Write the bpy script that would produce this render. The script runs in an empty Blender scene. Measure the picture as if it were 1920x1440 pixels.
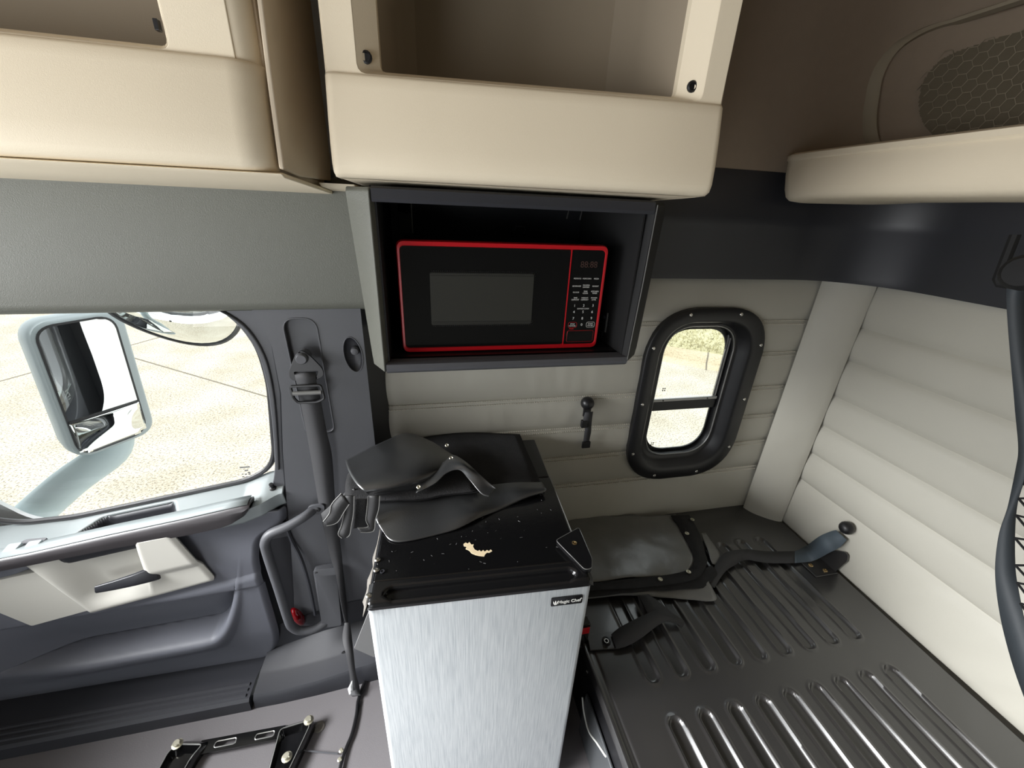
import bpy, bmesh, math, random
from mathutils import Vector, Matrix, noise
random.seed(7)
sc = bpy.context.scene
COL = sc.collection
PI = math.pi

# ------------------------------------------------------------------ camera, sky, lights, exposure
F_PX = 756.513
YAW, PITCH, ROLL = -0.225279506, 0.418005289, 0.0472899095
def _mul(*ms):
    r = Matrix.Identity(3)
    for m in ms: r = r @ m
    return r
_cy, _sy, _cp, _sp, _cr, _sr = math.cos(YAW), math.sin(YAW), math.cos(PITCH), math.sin(PITCH), math.cos(ROLL), math.sin(ROLL)
RC = _mul(Matrix(((_cr, -_sr, 0), (_sr, _cr, 0), (0, 0, 1))),
          Matrix(((1, 0, 0), (0, _cp, -_sp), (0, _sp, _cp))),
          Matrix(((1, 0, 0), (0, 0, -1), (0, 1, 0))),
          Matrix(((_cy, _sy, 0), (-_sy, _cy, 0), (0, 0, 1))))
CAM = Vector((0, 0, 1.6))
cd = bpy.data.cameras.new('camera')
cam = bpy.data.objects.new('camera', cd); COL.objects.link(cam)
cd.sensor_width = 36; cd.lens = F_PX / 1920 * 36; cd.clip_start = 0.02
m4 = Matrix((RC[0], -RC[1], -RC[2])).transposed().to_4x4(); m4.translation = CAM
cam.matrix_world = m4
sc.camera = cam

W = bpy.data.worlds.new('sky'); sc.world = W; W.use_nodes = True
bg = W.node_tree.nodes['Background']
bg.inputs[0].default_value = (0.93, 0.97, 1.0, 1); bg.inputs[1].default_value = 2.2

def area(name, loc, rot, sx, sy, power, spread=180, col=(.98, .99, 1)):
    l = bpy.data.lights.new(name, 'AREA'); l.shape = 'RECTANGLE'; l.size = sx; l.size_y = sy
    l.energy = power; l.color = col; l.spread = math.radians(spread)
    o = bpy.data.objects.new(name, l); COL.objects.link(o); o.location = loc; o.rotation_euler = rot
    return o
# added area lamps boosting daylight: sky and road bounce through the windscreen, and the open driver's door behind the camera
area('windscreen_sky_fill', (-1.96, 0, 1.38), (0, math.radians(-58), 0), 0.78, 2.0, 49, 60)
area('windscreen_road_fill', (-1.96, 0, 1.38), (0, math.radians(-110), 0), 0.78, 2.0, 16, 120)
area('windscreen_fill', (-1.96, -.4, 1.38), (0, math.radians(-125), math.radians(25)), 0.78, 1.2, 5, 90)  # extra upward fill lamp, added to match the interior brightness
area('driver_door_fill', (-1.25, -1.18, .8), (math.radians(122), 0, 0), 0.95, 1.3, 6, 100)

sc.view_settings.view_transform = 'Standard'
sc.view_settings.look = 'None'
sc.view_settings.gamma = 1
sc.view_settings.use_curve_mapping = False
sc.view_settings.exposure = 0.25
sc.cycles.max_bounces = 10
sc.cycles.diffuse_bounces = 6
sc.cycles.transparent_max_bounces = 12
sc.cycles.sample_clamp_indirect = 6

def P(u, v, ax, val):                 # a point of the photograph on the plane ax = val
    d = RC.transposed() @ Vector(((u - 960) / F_PX, (v - 720) / F_PX, 1))
    i = 'xyz'.index(ax)
    p = CAM + d * ((val - CAM[i]) / d[i])
    return p

# ------------------------------------------------------------------ materials
def lin(r, g, b):
    return tuple(((c / 255) / 12.92 if c / 255 <= .04045 else ((c / 255 + .055) / 1.055) ** 2.4) for c in (r, g, b)) + (1,)
def mat(name, rgb, rough=.5, metal=0, bump=0, bscale=300, var=0, vscale=6, spec=.5, coat=0, stretch=None):
    m = bpy.data.materials.new(name); m.use_nodes = True
    nt = m.node_tree; b = nt.nodes['Principled BSDF']
    b.inputs['Base Color'].default_value = lin(*rgb); b.inputs['Roughness'].default_value = rough
    b.inputs['Metallic'].default_value = metal; b.inputs['Specular IOR Level'].default_value = spec
    b.inputs['Coat Weight'].default_value = coat; b.inputs['Coat Roughness'].default_value = .12
    tc = nt.nodes.new('ShaderNodeTexCoord'); src = tc.outputs['Object']
    if stretch:
        mp = nt.nodes.new('ShaderNodeMapping'); mp.inputs['Scale'].default_value = stretch
        nt.links.new(src, mp.inputs[0]); src = mp.outputs[0]
    if bump:
        n = nt.nodes.new('ShaderNodeTexNoise'); n.inputs['Scale'].default_value = bscale; n.inputs['Detail'].default_value = 3
        nt.links.new(src, n.inputs['Vector'])
        bn = nt.nodes.new('ShaderNodeBump'); bn.inputs['Strength'].default_value = bump; bn.inputs['Distance'].default_value = .002
        nt.links.new(n.outputs['Fac'], bn.inputs['Height']); nt.links.new(bn.outputs[0], b.inputs['Normal'])
    if var:
        n = nt.nodes.new('ShaderNodeTexNoise'); n.inputs['Scale'].default_value = vscale; n.inputs['Detail'].default_value = 4
        nt.links.new(src, n.inputs['Vector'])
        mx = nt.nodes.new('ShaderNodeMix'); mx.data_type = 'RGBA'
        c = lin(*rgb)
        mx.inputs['A'].default_value = tuple(max(0, x * (1 - var)) for x in c[:3]) + (1,)
        mx.inputs['B'].default_value = tuple(min(1, x * (1 + var)) for x in c[:3]) + (1,)
        nt.links.new(n.outputs['Fac'], mx.inputs['Factor']); nt.links.new(mx.outputs['Result'], b.inputs['Base Color'])
    return m
M = {}
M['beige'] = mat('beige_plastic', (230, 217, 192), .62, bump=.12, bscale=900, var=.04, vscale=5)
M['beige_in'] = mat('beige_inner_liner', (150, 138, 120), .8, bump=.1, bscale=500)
M['beige_shade'] = mat('beige_shaded_end', (208, 194, 172), .7, bump=.1, bscale=700)  # darker copy of the beige: shade put into the end panels' colour
M['taupe'] = mat('taupe_headliner', (138, 124, 108), .95, bump=.25, bscale=1100, var=.05, vscale=40, spec=.2)
M['taupe_lt'] = mat('taupe_pocket_lining', (140, 130, 112), .95, bump=.25, bscale=1100, spec=.2)
M['hex'] = mat('mesh_fabric', (100, 92, 77), .95, bump=.2, bscale=1500, spec=.2)
M['charcoal'] = mat('charcoal_plastic', (77, 78, 82), .5, bump=.18, bscale=900, var=.05, vscale=9)
M['door'] = mat('door_plastic', (93, 95, 103), .5, bump=.18, bscale=900, var=.05, vscale=9)
M['header'] = mat('header_plastic', (97, 98, 90), .5, bump=.35, bscale=520, var=.05, vscale=12)
M['charcoal_dk'] = mat('dark_plastic', (44, 45, 50), .48, bump=.12, bscale=900)
M['band'] = mat('black_trim_plastic', (40, 41, 46), .42, bump=.1, bscale=900)
M['black'] = mat('black_plastic', (22, 22, 24), .4)
M['black_gloss'] = mat('black_gloss', (12, 12, 13), .12, coat=.3)
M['black_matte'] = mat('black_matte', (14, 14, 15), .75)
M['ledge'] = mat('lit_ledge_plastic', (140, 147, 148), .32, bump=.06, bscale=900, spec=.6)  # ledge and armrest top: charcoal plastic with window light put into the colour
M['rubber'] = mat('rubber_seal', (42, 42, 44), .45)
M['vinyl'] = mat('grey_quilted_vinyl', (176, 173, 162), .55, bump=.15, bscale=700, var=.035, vscale=7)
M['stitch'] = mat('stitch_thread', (205, 200, 188), .8)
M['steel_black'] = mat('black_painted_steel', (38, 37, 37), .34, bump=.05, bscale=500, var=.12, vscale=10, spec=1, coat=.5)
M['steel_grey'] = mat('grey_metal_panel', (62, 64, 66), .4, var=.12, vscale=5)
M['chrome'] = mat('bright_screw_metal', (205, 203, 198), .25, metal=1)
M['brass'] = mat('tarnished_rivet', (190, 165, 120), .3, metal=1)
M['zinc'] = mat('zinc_bolt', (200, 196, 178), .35, metal=.8)
M['red'] = mat('red_plastic', (188, 22, 32), .3)
M['redlens'] = mat('red_lens', (110, 4, 12), .12, coat=.5)
M['mwglass'] = mat('microwave_door_glass', (15, 15, 16), .1)
M['mwmesh'] = mat('microwave_window_mesh', (52, 52, 48), .3)
M['print'] = mat('white_print', (215, 215, 210), .6)
M['dimled'] = mat('unlit_display_digits', (62, 40, 34), .5)
M['fridge_black'] = mat('fridge_black_enamel', (15, 15, 16), .16, bump=.06, bscale=260, spec=.55)
M['fridge_trim'] = mat('fridge_door_trim', (20, 20, 21), .2)
M['chip'] = mat('bare_paper_patch', (226, 208, 172), .85, var=.12, vscale=120)
M['torn'] = mat('torn_edge_strip', (104, 100, 94), .8, var=.2, vscale=60)
M['webbing'] = mat('dark_webbing', (52, 52, 54), .7, bump=.18, bscale=900, stretch=(1, 1, .25))
M['webbing_bl'] = mat('blue_grey_webbing', (72, 82, 90), .7, bump=.15, bscale=900)
M['leather'] = mat('black_leatherette', (44, 45, 46), .33, bump=.10, bscale=420, var=.15, vscale=14, spec=1, coat=.25)
M['leather_soft'] = mat('soft_black_leather', (48, 48, 49), .6, bump=.2, bscale=300)
M['webbing_dk'] = mat('dark_blue_webbing', (50, 55, 59), .6, bump=.12, bscale=900)
M['felt'] = mat('black_felt_lining', (46, 46, 47), .92, bump=.6, bscale=240, var=.25, vscale=30, spec=.2)
M['leather_edge'] = mat('pale_binding', (120, 120, 118), .6)
M['cloth_grey'] = mat('charcoal_nylon', (108, 108, 106), .36, bump=.7, bscale=34, var=.2, vscale=18, spec=.9)
M['floor'] = mat('rubber_floor_mat', (96, 93, 95), .6, bump=.2, bscale=420, var=.06, vscale=7)
M['insert'] = mat('light_grey_insert', (188, 186, 178), .45, bump=.06, bscale=900)
M['wood'] = mat('dark_streaked_trim', (60, 57, 59), .34, bump=.04, var=.35, vscale=9, stretch=(1, 6, 26))
M['mirror_grey'] = mat('grey_mirror_plastic', (154, 163, 165), .5, var=.06)
M['mirror_lt'] = mat('pale_mirror_arm', (176, 190, 193), .45, var=.05, vscale=5)
M['mirror'] = mat('mirror_glass', (235, 238, 236), .0, metal=1)
M['white'] = mat('white_paint', (238, 240, 240), .3)
M['greypanel'] = mat('grey_board', (118, 118, 118), .6)
M['sheen'] = mat('chrome_and_glint', (150, 150, 148), .3, metal=.6)

def silver():
    m = mat('brushed_silver_door', (196, 203, 207), .4, metal=.25)
    nt = m.node_tree; b = nt.nodes['Principled BSDF']
    tc = nt.nodes.new('ShaderNodeTexCoord'); mp = nt.nodes.new('ShaderNodeMapping'); mp.inputs['Scale'].default_value = (1, 1, .02)
    n = nt.nodes.new('ShaderNodeTexNoise'); n.inputs['Scale'].default_value = 620; n.inputs['Detail'].default_value = 3
    nt.links.new(tc.outputs['Object'], mp.inputs[0]); nt.links.new(mp.outputs[0], n.inputs['Vector'])
    r = nt.nodes.new('ShaderNodeValToRGB')
    r.color_ramp.elements[0].position = .33; r.color_ramp.elements[0].color = lin(188, 195, 199)
    r.color_ramp.elements[1].position = .62; r.color_ramp.elements[1].color = lin(216, 221, 223)
    nt.links.new(n.outputs['Fac'], r.inputs[0]); nt.links.new(r.outputs[0], b.inputs['Base Color'])
    bn = nt.nodes.new('ShaderNodeBump'); bn.inputs['Strength'].default_value = .08; bn.inputs['Distance'].default_value = .001
    nt.links.new(n.outputs['Fac'], bn.inputs['Height']); nt.links.new(bn.outputs[0], b.inputs['Normal'])
    return m
M['silver'] = silver()

def glass(name, tint):
    m = bpy.data.materials.new(name); m.use_nodes = True
    nt = m.node_tree; nt.nodes.clear()
    o = nt.nodes.new('ShaderNodeOutputMaterial'); mx = nt.nodes.new('ShaderNodeMixShader')
    t = nt.nodes.new('ShaderNodeBsdfTransparent'); t.inputs[0].default_value = tint
    g = nt.nodes.new('ShaderNodeBsdfGlossy'); g.inputs['Roughness'].default_value = 0
    lw = nt.nodes.new('ShaderNodeLayerWeight'); lw.inputs[0].default_value = .5
    pw = nt.nodes.new('ShaderNodeMath'); pw.operation = 'POWER'; pw.inputs[1].default_value = 5
    f = nt.nodes.new('ShaderNodeMath'); f.operation = 'MULTIPLY_ADD'; f.inputs[1].default_value = 1.5; f.inputs[2].default_value = .05; f.use_clamp = True
    nt.links.new(lw.outputs['Facing'], pw.inputs[0]); nt.links.new(pw.outputs[0], f.inputs[0])
    nt.links.new(f.outputs[0], mx.inputs[0]); nt.links.new(t.outputs[0], mx.inputs[1]); nt.links.new(g.outputs[0], mx.inputs[2])
    nt.links.new(mx.outputs[0], o.inputs[0])
    return m
M['glass'] = glass('clear_window_glass', (.95, .97, .96, 1))

def speckle(name, a, b, c, scale):
    m = mat(name, a, .9, spec=.2)
    nt = m.node_tree; bs = nt.nodes['Principled BSDF']
    tc = nt.nodes.new('ShaderNodeTexCoord')
    n = nt.nodes.new('ShaderNodeTexNoise'); n.inputs['Scale'].default_value = scale; n.inputs['Detail'].default_value = 5; n.inputs['Roughness'].default_value = .75
    n2 = nt.nodes.new('ShaderNodeTexNoise'); n2.inputs['Scale'].default_value = scale * .03; n2.inputs['Detail'].default_value = 4
    nt.links.new(tc.outputs['Object'], n.inputs['Vector']); nt.links.new(tc.outputs['Object'], n2.inputs['Vector'])
    r = nt.nodes.new('ShaderNodeValToRGB')
    r.color_ramp.elements[0].position = .36; r.color_ramp.elements[0].color = lin(*b)
    r.color_ramp.elements[1].position = .52; r.color_ramp.elements[1].color = lin(*a)
    mx = nt.nodes.new('ShaderNodeMix'); mx.data_type = 'RGBA'; mx.blend_type = 'MULTIPLY'
    mx.inputs['Factor'].default_value = .5
    r2 = nt.nodes.new('ShaderNodeValToRGB')
    r2.color_ramp.elements[0].position = .3; r2.color_ramp.elements[0].color = lin(*c)
    r2.color_ramp.elements[1].position = .65; r2.color_ramp.elements[1].color = (1, 1, 1, 1)
    nt.links.new(n.outputs['Fac'], r.inputs[0]); nt.links.new(n2.outputs['Fac'], r2.inputs[0])
    nt.links.new(r.outputs[0], mx.inputs['A']); nt.links.new(r2.outputs[0], mx.inputs['B'])
    nt.links.new(mx.outputs['Result'], bs.inputs['Base Color'])
    return m
M['concrete'] = speckle('pale_aggregate_concrete', (211, 203, 186), (112, 103, 90), (200, 190, 172), 44)
M['kerb'] = speckle('kerb_concrete', (206, 192, 164), (170, 156, 130), (210, 196, 170), 30)
M['drygrass'] = speckle('dry_grass', (205, 198, 160), (120, 112, 80), (180, 172, 135), 14)
M['tar'] = mat('joint_filler', (120, 112, 98), .9)

# ------------------------------------------------------------------ mesh helpers (world coordinates)
WLOC = {}
def wloc(o):
    return WLOC.get(o.name, Vector((0, 0, 0)))
def obj(name, bm, m, parent=None, bevel=0, solid=0, smooth=35, segs=2, origin=None):
    bmesh.ops.recalc_face_normals(bm, faces=bm.faces) if solid == 0 else None
    if parent is not None: o0 = wloc(parent)
    elif origin is not None: o0 = Vector(origin)
    else: o0 = Vector((0, 0, 0))
    for v in bm.verts: v.co -= o0
    me = bpy.data.meshes.new(name)
    lim = math.radians(smooth)
    for f in bm.faces: f.smooth = True
    for e in bm.edges:
        if len(e.link_faces) == 2 and e.calc_face_angle(0) > lim: e.smooth = False
    bm.to_mesh(me); bm.free()
    o = bpy.data.objects.new(name, me); COL.objects.link(o)
    me.materials.append(m)
    if parent is not None: o.parent = parent
    else: o.location = o0
    WLOC[o.name] = o0
    if solid:
        md = o.modifiers.new('thickness', 'SOLIDIFY'); md.thickness = abs(solid); md.offset = -1 if solid > 0 else 1
    if bevel:
        md = o.modifiers.new('edge', 'BEVEL'); md.width = bevel; md.segments = segs; md.limit_method = 'ANGLE'; md.angle_limit = math.radians(40)
        md.harden_normals = True
    return o
def tag(o, label=None, cat=None, group=None, kind=None):
    if label: o['label'] = label
    if cat: o['category'] = cat
    if group: o['group'] = group
    if kind: o['kind'] = kind
    return o
def thing(name, loc, label, cat, group=None):
    o = bpy.data.objects.new(name, None); COL.objects.link(o); o.location = loc
    o.empty_display_size = .05
    WLOC[o.name] = Vector(loc)
    return tag(o, label, cat, group)
def struct(o):
    o['kind'] = 'structure'; return o
def inst(src, parent, loc, name=None, rot=None):
    o = src.copy(); COL.objects.link(o)
    if name: o.name = name
    o.parent = parent; o.location = Vector(loc) - wloc(parent)
    if rot: o.rotation_euler = rot
    WLOC[o.name] = Vector(loc)
    return o
def proto(name, bm, m, parent, loc, rot=None, bevel=0):     # built round the origin, placed at loc
    o = obj(name, bm, m, None, bevel)
    o.parent = parent; o.location = Vector(loc) - wloc(parent)
    if rot: o.rotation_euler = rot
    WLOC[o.name] = Vector(loc)
    return o
def nb(): return bmesh.new()
def box(bm, x0, x1, y0, y1, z0, z1):
    v = [bm.verts.new(p) for p in ((x0, y0, z0), (x1, y0, z0), (x1, y1, z0), (x0, y1, z0), (x0, y0, z1), (x1, y0, z1), (x1, y1, z1), (x0, y1, z1))]
    for f in ((0, 3, 2, 1), (4, 5, 6, 7), (0, 1, 5, 4), (1, 2, 6, 5), (2, 3, 7, 6), (3, 0, 4, 7)): bm.faces.new([v[i] for i in f])
    return bm
def loft(bm, loops, closed=True, cap=True):
    vs = [[bm.verts.new(p) for p in l] for l in loops]
    n = len(vs[0])
    for a, b in zip(vs, vs[1:]):
        for i in range(n if closed else n - 1):
            j = (i + 1) % n
            bm.faces.new((a[i], a[j], b[j], b[i]))
    if cap and closed:
        bm.faces.new(vs[0][::-1]); bm.faces.new(vs[-1])
    return bm
def rnd(pts, r, n=6):                 # round the corners of a 2D polygon; r: number or list
    out = []; N = len(pts)
    for i in range(N):
        a, b, c = Vector(pts[i - 1]), Vector(pts[i]), Vector(pts[(i + 1) % N])
        ri = r[i] if isinstance(r, (list, tuple)) else r
        u, w = (a - b), (c - b)
        lu, lw = u.length, w.length
        t = min(ri, lu * .49, lw * .49)
        if t <= 0: out.append(tuple(b)); continue
        p, q = b + u / lu * t, b + w / lw * t
        for k in range(n + 1):
            s = k / n
            out.append(tuple((1 - s) ** 2 * p * 1 + 2 * s * (1 - s) * (b * .86 + (p + q) * .07) + s * s * q))
    return out
def rrect(x0, x1, z0, z1, r, n=6):
    return rnd([(x0, z0), (x1, z0), (x1, z1), (x0, z1)], r, n)
def plate(bm, outline, holes, fn, t):  # flat plate with holes; fn(a, b, d) -> world, d = 0 front .. t back
    edges = []
    loops = []
    for l in [outline] + holes:
        vs = [bm.verts.new(fn(a, b, 0)) for a, b in l]
        es = [bm.edges.new((vs[i], vs[(i + 1) % len(vs)])) for i in range(len(vs))]
        edges += es; loops.append(vs)
    r = bmesh.ops.triangle_fill(bm, use_beauty=True, use_dissolve=False, edges=edges)
    faces = [g for g in r['geom'] if isinstance(g, bmesh.types.BMFace)]
    if t:
        mp = {}
        for l, pts in zip(loops, [outline] + holes):
            for v, (a, b) in zip(l, pts): mp[v] = bm.verts.new(fn(a, b, t))
        for f in faces: bm.faces.new([mp[v] for v in reversed(f.verts[:])])
        for l in loops:
            for i in range(len(l)):
                j = (i + 1) % len(l)
                bm.faces.new((l[i], l[j], mp[l[j]], mp[l[i]]))
    return bm
def grid(bm, nu, nv, fn, skip=None):
    vs = [[bm.verts.new(fn(i / nu, j / nv)) for j in range(nv + 1)] for i in range(nu + 1)]
    for i in range(nu):
        for j in range(nv):
            if skip and skip((i + .5) / nu, (j + .5) / nv): continue
            bm.faces.new((vs[i][j], vs[i + 1][j], vs[i + 1][j + 1], vs[i][j + 1]))
    if skip:
        bmesh.ops.delete(bm, geom=[v for v in bm.verts if not v.link_faces], context='VERTS')
    return bm
def cr(pts, n):                       # Catmull-Rom through points
    pts = [Vector(p) for p in pts]; out = []
    for i in range(len(pts) - 1):
        p0 = pts[max(i - 1, 0)]; p1 = pts[i]; p2 = pts[i + 1]; p3 = pts[min(i + 2, len(pts) - 1)]
        for k in range(n):
            t = k / n
            out.append(.5 * ((2 * p1) + (-p0 + p2) * t + (2 * p0 - 5 * p1 + 4 * p2 - p3) * t * t + (-p0 + 3 * p1 - 3 * p2 + p3) * t ** 3))
    out.append(pts[-1]); return out
def tube(bm, path, r, n=8, closed=False, flat=1.0):
    path = [Vector(p) for p in path]; N = len(path)
    loops = []; up = None
    for i, p in enumerate(path):
        a = path[i - 1] if (i > 0 or closed) else p
        c = path[(i + 1) % N] if (i < N - 1 or closed) else p
        t = (c - a).normalized()
        if up is None: up = t.orthogonal().normalized()
        up = (up - t * up.dot(t)).normalized()
        s = t.cross(up)
        ri = r[i] if isinstance(r, (list, tuple)) else r
        loops.append([p + (up * math.cos(2 * PI * k / n) + s * math.sin(2 * PI * k / n) * flat) * ri for k in range(n)])
    if closed: loops.append(loops[0]); loft(bm, loops, cap=False); bmesh.ops.remove_doubles(bm, verts=bm.verts, dist=1e-6)
    else: loft(bm, loops)
    return bm
def lathe(bm, prof, c, axis, n=16):   # prof: (radius, height along axis)
    ax = Vector(axis).normalized(); u = ax.orthogonal().normalized(); w = ax.cross(u); c = Vector(c)
    loops = [[c + ax * h + (u * math.cos(2 * PI * k / n) + w * math.sin(2 * PI * k / n)) * max(r, 1e-4) for k in range(n)] for r, h in prof]
    return loft(bm, loops)
def strap(bm, pairs, n=4):            # pairs of edge points -> smooth strip
    L = cr([a for a, b in pairs], n); R = cr([b for a, b in pairs], n)
    return loft(bm, [L, R], closed=False, cap=False)
def patch(bm, rows, n=5, wob=0, ws=9):
    ra = [cr(r, n) for r in rows]
    cols = [cr([ra[i][j] for i in range(len(ra))], n) for j in range(len(ra[0]))]
    if wob:
        cols = [[p + noise.noise_vector(p * ws) * wob for p in c] for c in cols]
    return loft(bm, cols, closed=False, cap=False)
def yz(y):                            # (x, z) outline on a plane of constant y, depth along +y
    return lambda a, b, d: (a, y + d, b)
def inside(p, poly):
    x, y = p; c = False; n = len(poly)
    for i in range(n):
        x1, y1 = poly[i]; x2, y2 = poly[i - 1]
        if (y1 > y) != (y2 > y) and x < (x2 - x1) * (y - y1) / (y2 - y1) + x1: c = not c
    return c
def sst(a, b, x):
    t = min(1, max(0, (x - a) / (b - a))); return t * t * (3 - 2 * t)
def screw_bm(r, h, axis=(0, -1, 0), n=10):
    return lathe(nb(), [(r, 0), (r, h * .5), (r * .75, h * .9), (r * .35, h), (r * .3, h * .7), (0, h * .7)], (0, 0, 0), axis, n)
def text(body, size, loc, m, parent, name='lettering', align='CENTER', rot=(PI / 2, 0, 0), ext=.0002, sx=1, bold=0):
    c = bpy.data.curves.new(name, 'FONT'); c.body = body; c.size = size; c.align_x = align; c.align_y = 'CENTER'; c.extrude = ext; c.offset = bold
    c.materials.append(m)
    tmp = bpy.data.objects.new(name, c)
    me = bpy.data.meshes.new_from_object(tmp); bpy.data.objects.remove(tmp); bpy.data.curves.remove(c)
    me.name = name
    o = bpy.data.objects.new(name, me); COL.objects.link(o); o.parent = parent
    o.location = Vector(loc) - wloc(parent); o.rotation_euler = rot; o.scale = (sx, 1, 1)
    return o

# ================================================================== OUTSIDE
g = struct(obj('ground', box(nb(), -40, 30, 1.6, 40, -1.5, -1.3), M['concrete'], origin=(0, 0, -1.3)))
def slab_line(p, q, w):
    p, q = Vector(p), Vector(q); d = (q - p).normalized(); s = Vector((-d.y, d.x, 0)) * w
    bm = nb(); loft(bm, [[p - s, p + s, p + s + Vector((0, 0, .004)), p - s + Vector((0, 0, .004))],
                         [q - s, q + s, q + s + Vector((0, 0, .004)), q - s + Vector((0, 0, .004))]])
    return bm
a, b = Vector((-6.61, 7.353, -1.3)), Vector((-5.577, 9.486, -1.3)); d = (b - a)
obj('expansion_joint', slab_line(a - d * 1.3, b + d * 2, .014), M['tar'], g)
a, b = Vector((-5.46, 8.401, -1.3)), Vector((-2.0, 5.98, -1.3)); d = (b - a)
obj('expansion_joint', slab_line(a - d * .12, b + d * .6, .012), M['tar'], g)
# kerb and verge beyond the small window
k0, k1 = Vector((4.842, 7.13, 0)), Vector((5.728, 6.477, 0))
kd = (k1 - k0).normalized(); kn = Vector((-kd.y, kd.x, 0))
if kn.y < 0: kn = -kn
def along(s, t, z): p = k0 + kd * s + kn * t; return (p.x, p.y, z)
prof = [(0, -1.302), (.42, -1.285), (.5, -1.18), (.56, -1.155), (.74, -1.15), (.8, -1.2), (.8, -1.4), (0, -1.4)]
kerb = struct(obj('trim_1', loft(nb(), [[along(-1.0, t, z) for t, z in prof], [along(4, t, z) for t, z in prof]]), M['kerb'], origin=along(0, .4, -1.3)))
kerb['label'] = 'pale concrete kerb along the road edge'
obj('expansion_joint', loft(nb(), [[along(.86, t, z + .004) for t, z in prof[:5]], [along(.885, t, z + .004) for t, z in prof[:5]]], closed=False, cap=False), M['tar'], kerb, solid=.003)
def verge(u, v):
    p = along(-3 + 12 * u, .78 + 9 * v, 0)
    return (p[0], p[1], -1.17 + .05 * noise.noise(Vector((p[0], p[1], 0)) * 3) + .1 * v)
ve = struct(obj('trim_2', grid(nb(), 50, 40, verge), M['drygrass'], origin=along(0, 3, -1.2)))
ve['label'] = 'dry grass verge beyond the kerb'
bm = nb()
for i in range(2600):
    p = Vector(along(random.uniform(-.5, 5), random.uniform(.8, 4.0), -1.17)); h = random.uniform(.05, .13); t = random.uniform(0, 6.3)
    q = Vector((math.cos(t), math.sin(t), 0)) * .014; l = Vector((random.uniform(-.05, .05), random.uniform(-.05, .05), h))
    bm.faces.new([bm.verts.new(p - q), bm.verts.new(p + q), bm.verts.new(p + l)])
tag(obj('grass_blades', bm, M['drygrass'], ve), kind='stuff')

# ================================================================== SETTING
bm = nb(); box(bm, -2.0, 1.56, -1.2, 1.0, -.06, 0); box(bm, -.3, 1.56, 1.0, 1.285, -.06, 0)
floor = struct(obj('floor', bm, M['floor']))
struct(obj('ceiling', box(nb(), -2.0, 1.62, -1.2, 1.27, 2.4, 2.46), M['taupe']))

# passenger side: outer skin with the two window openings, quilted panels on the inside
DW = [(-1.009, 1.345), (-.56, 1.345), (-.487, 1.292), (-.455, 1.2), (-.45, 1.1), (-.458, 1.024), (-.478, .853), (-.504, .804), (-.573, .767), (-.788, .731), (-1.056, .687), (-1.187, .684), (-1.26, .71), (-1.33, .80), (-1.36, 1.0), (-1.36, 1.345)]
DWR = rnd(DW, .03, 3)
WIN = rrect(.752, 1.236, .588, 1.303, .16, 8)           # sleeper window: outer edge of its frame
WHOLE = rrect(.80, 1.17, .64, 1.26, .11, 8)
wb = struct(obj('wall_back', plate(nb(), [(-.165, .3), (1.47, .3), (1.47, 1.45), (-.165, 1.45)], [WHOLE], yz(1.236), .02), M['vinyl']))
grow = lambda pts, k, c: [(c[0] + (x - c[0]) * k, c[1] + (z - c[1]) * k) for x, z in pts]
obj('outer_skin', plate(nb(), [(-2.2, -.5), (1.7, -.5), (1.7, 2.5), (-2.2, 2.5)], [[(x + (.01 if x > -.6 else 0), z - (.09 if z < 1.0 else 0)) for x, z in DWR], WHOLE], yz(1.285), .012), M['white'], wb)
ROWS = [.352, .59, .722, .85, .98, 1.125, 1.25, 1.408]
HOLE = grow(WIN, .93, (.994, .945))
def pad_profile(v): return max(0, math.sin(PI * v)) ** .55
for k in range(7):
    z0, z1 = ROWS[k], ROWS[k + 1]
    def f(u, v, z0=z0, z1=z1, k=k):
        x = -.14 + 1.565 * u; z = z0 + (z1 - z0) * v
        n = noise.noise(Vector((x * 5, k * 7, z * 5))) * .003 + noise.noise(Vector((x * 26, k * 7, z * 7))) * .0016 * (1 if x < .7 else .4)
        return (x, 1.236 - .003 - .013 * pad_profile(v) - n * pad_profile(v), z)
    obj('quilted_panel', grid(nb(), 150, 12, f, skip=lambda u, v, z0=z0, z1=z1: inside((-.14 + 1.565 * u, z0 + (z1 - z0) * v), HOLE)), M['vinyl'], wb, smooth=60)
bm = nb()
for z in ROWS[1:7]:
    for dz in (.010, -.003):
        x = -.13
        while x < 1.40:
            if not inside((x, z), WIN):
                zz = z - .011 + dz; yy = 1.2245 if dz > 0 else 1.2225
                box(bm, x, x + .0042, yy - .001, yy + .004, zz, zz + .0022)
            x += .0085
st = obj('stitching', bm, M['stitch'], wb); st['kind'] = 'stuff'

# rear wall of the sleeper (right in the picture)
wr = struct(obj('wall_right', box(nb(), 1.54, 1.57, -1.2, 1.29, -.1, 2.46), M['vinyl']))
for k in range(7):
    z0, z1 = ROWS[k], ROWS[k + 1]
    def f(u, v, z0=z0, z1=z1, k=k):
        y = 1.128 - 2.2 * u; z = z0 + (z1 - z0) * v
        amp = .016 if k else .022
        n = noise.noise(Vector((y * 4, k * 5 + 3, z * 4))) * .003
        if k == 0: n += .006 * noise.noise(Vector(((y + z * .8) * 14, 9, (z - y * .3) * 3)))
        return (1.533 - amp * pad_profile(v) - n * pad_profile(v), y, z)
    obj('quilted_panel', grid(nb(), 120, 12, f), M['vinyl'], wr, smooth=60)
def f(u, v):                          # diagonal corner pad
    a = Vector((1.402, 1.214, 0)); b = Vector((1.513, 1.106, 0))
    p = a.lerp(b, u) + Vector((-.69, -.72, 0)) * .016 * math.sin(PI * u) ** .6
    z = .350 + 1.058 * v
    return (p.x, p.y, z + 0) if True else None
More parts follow.
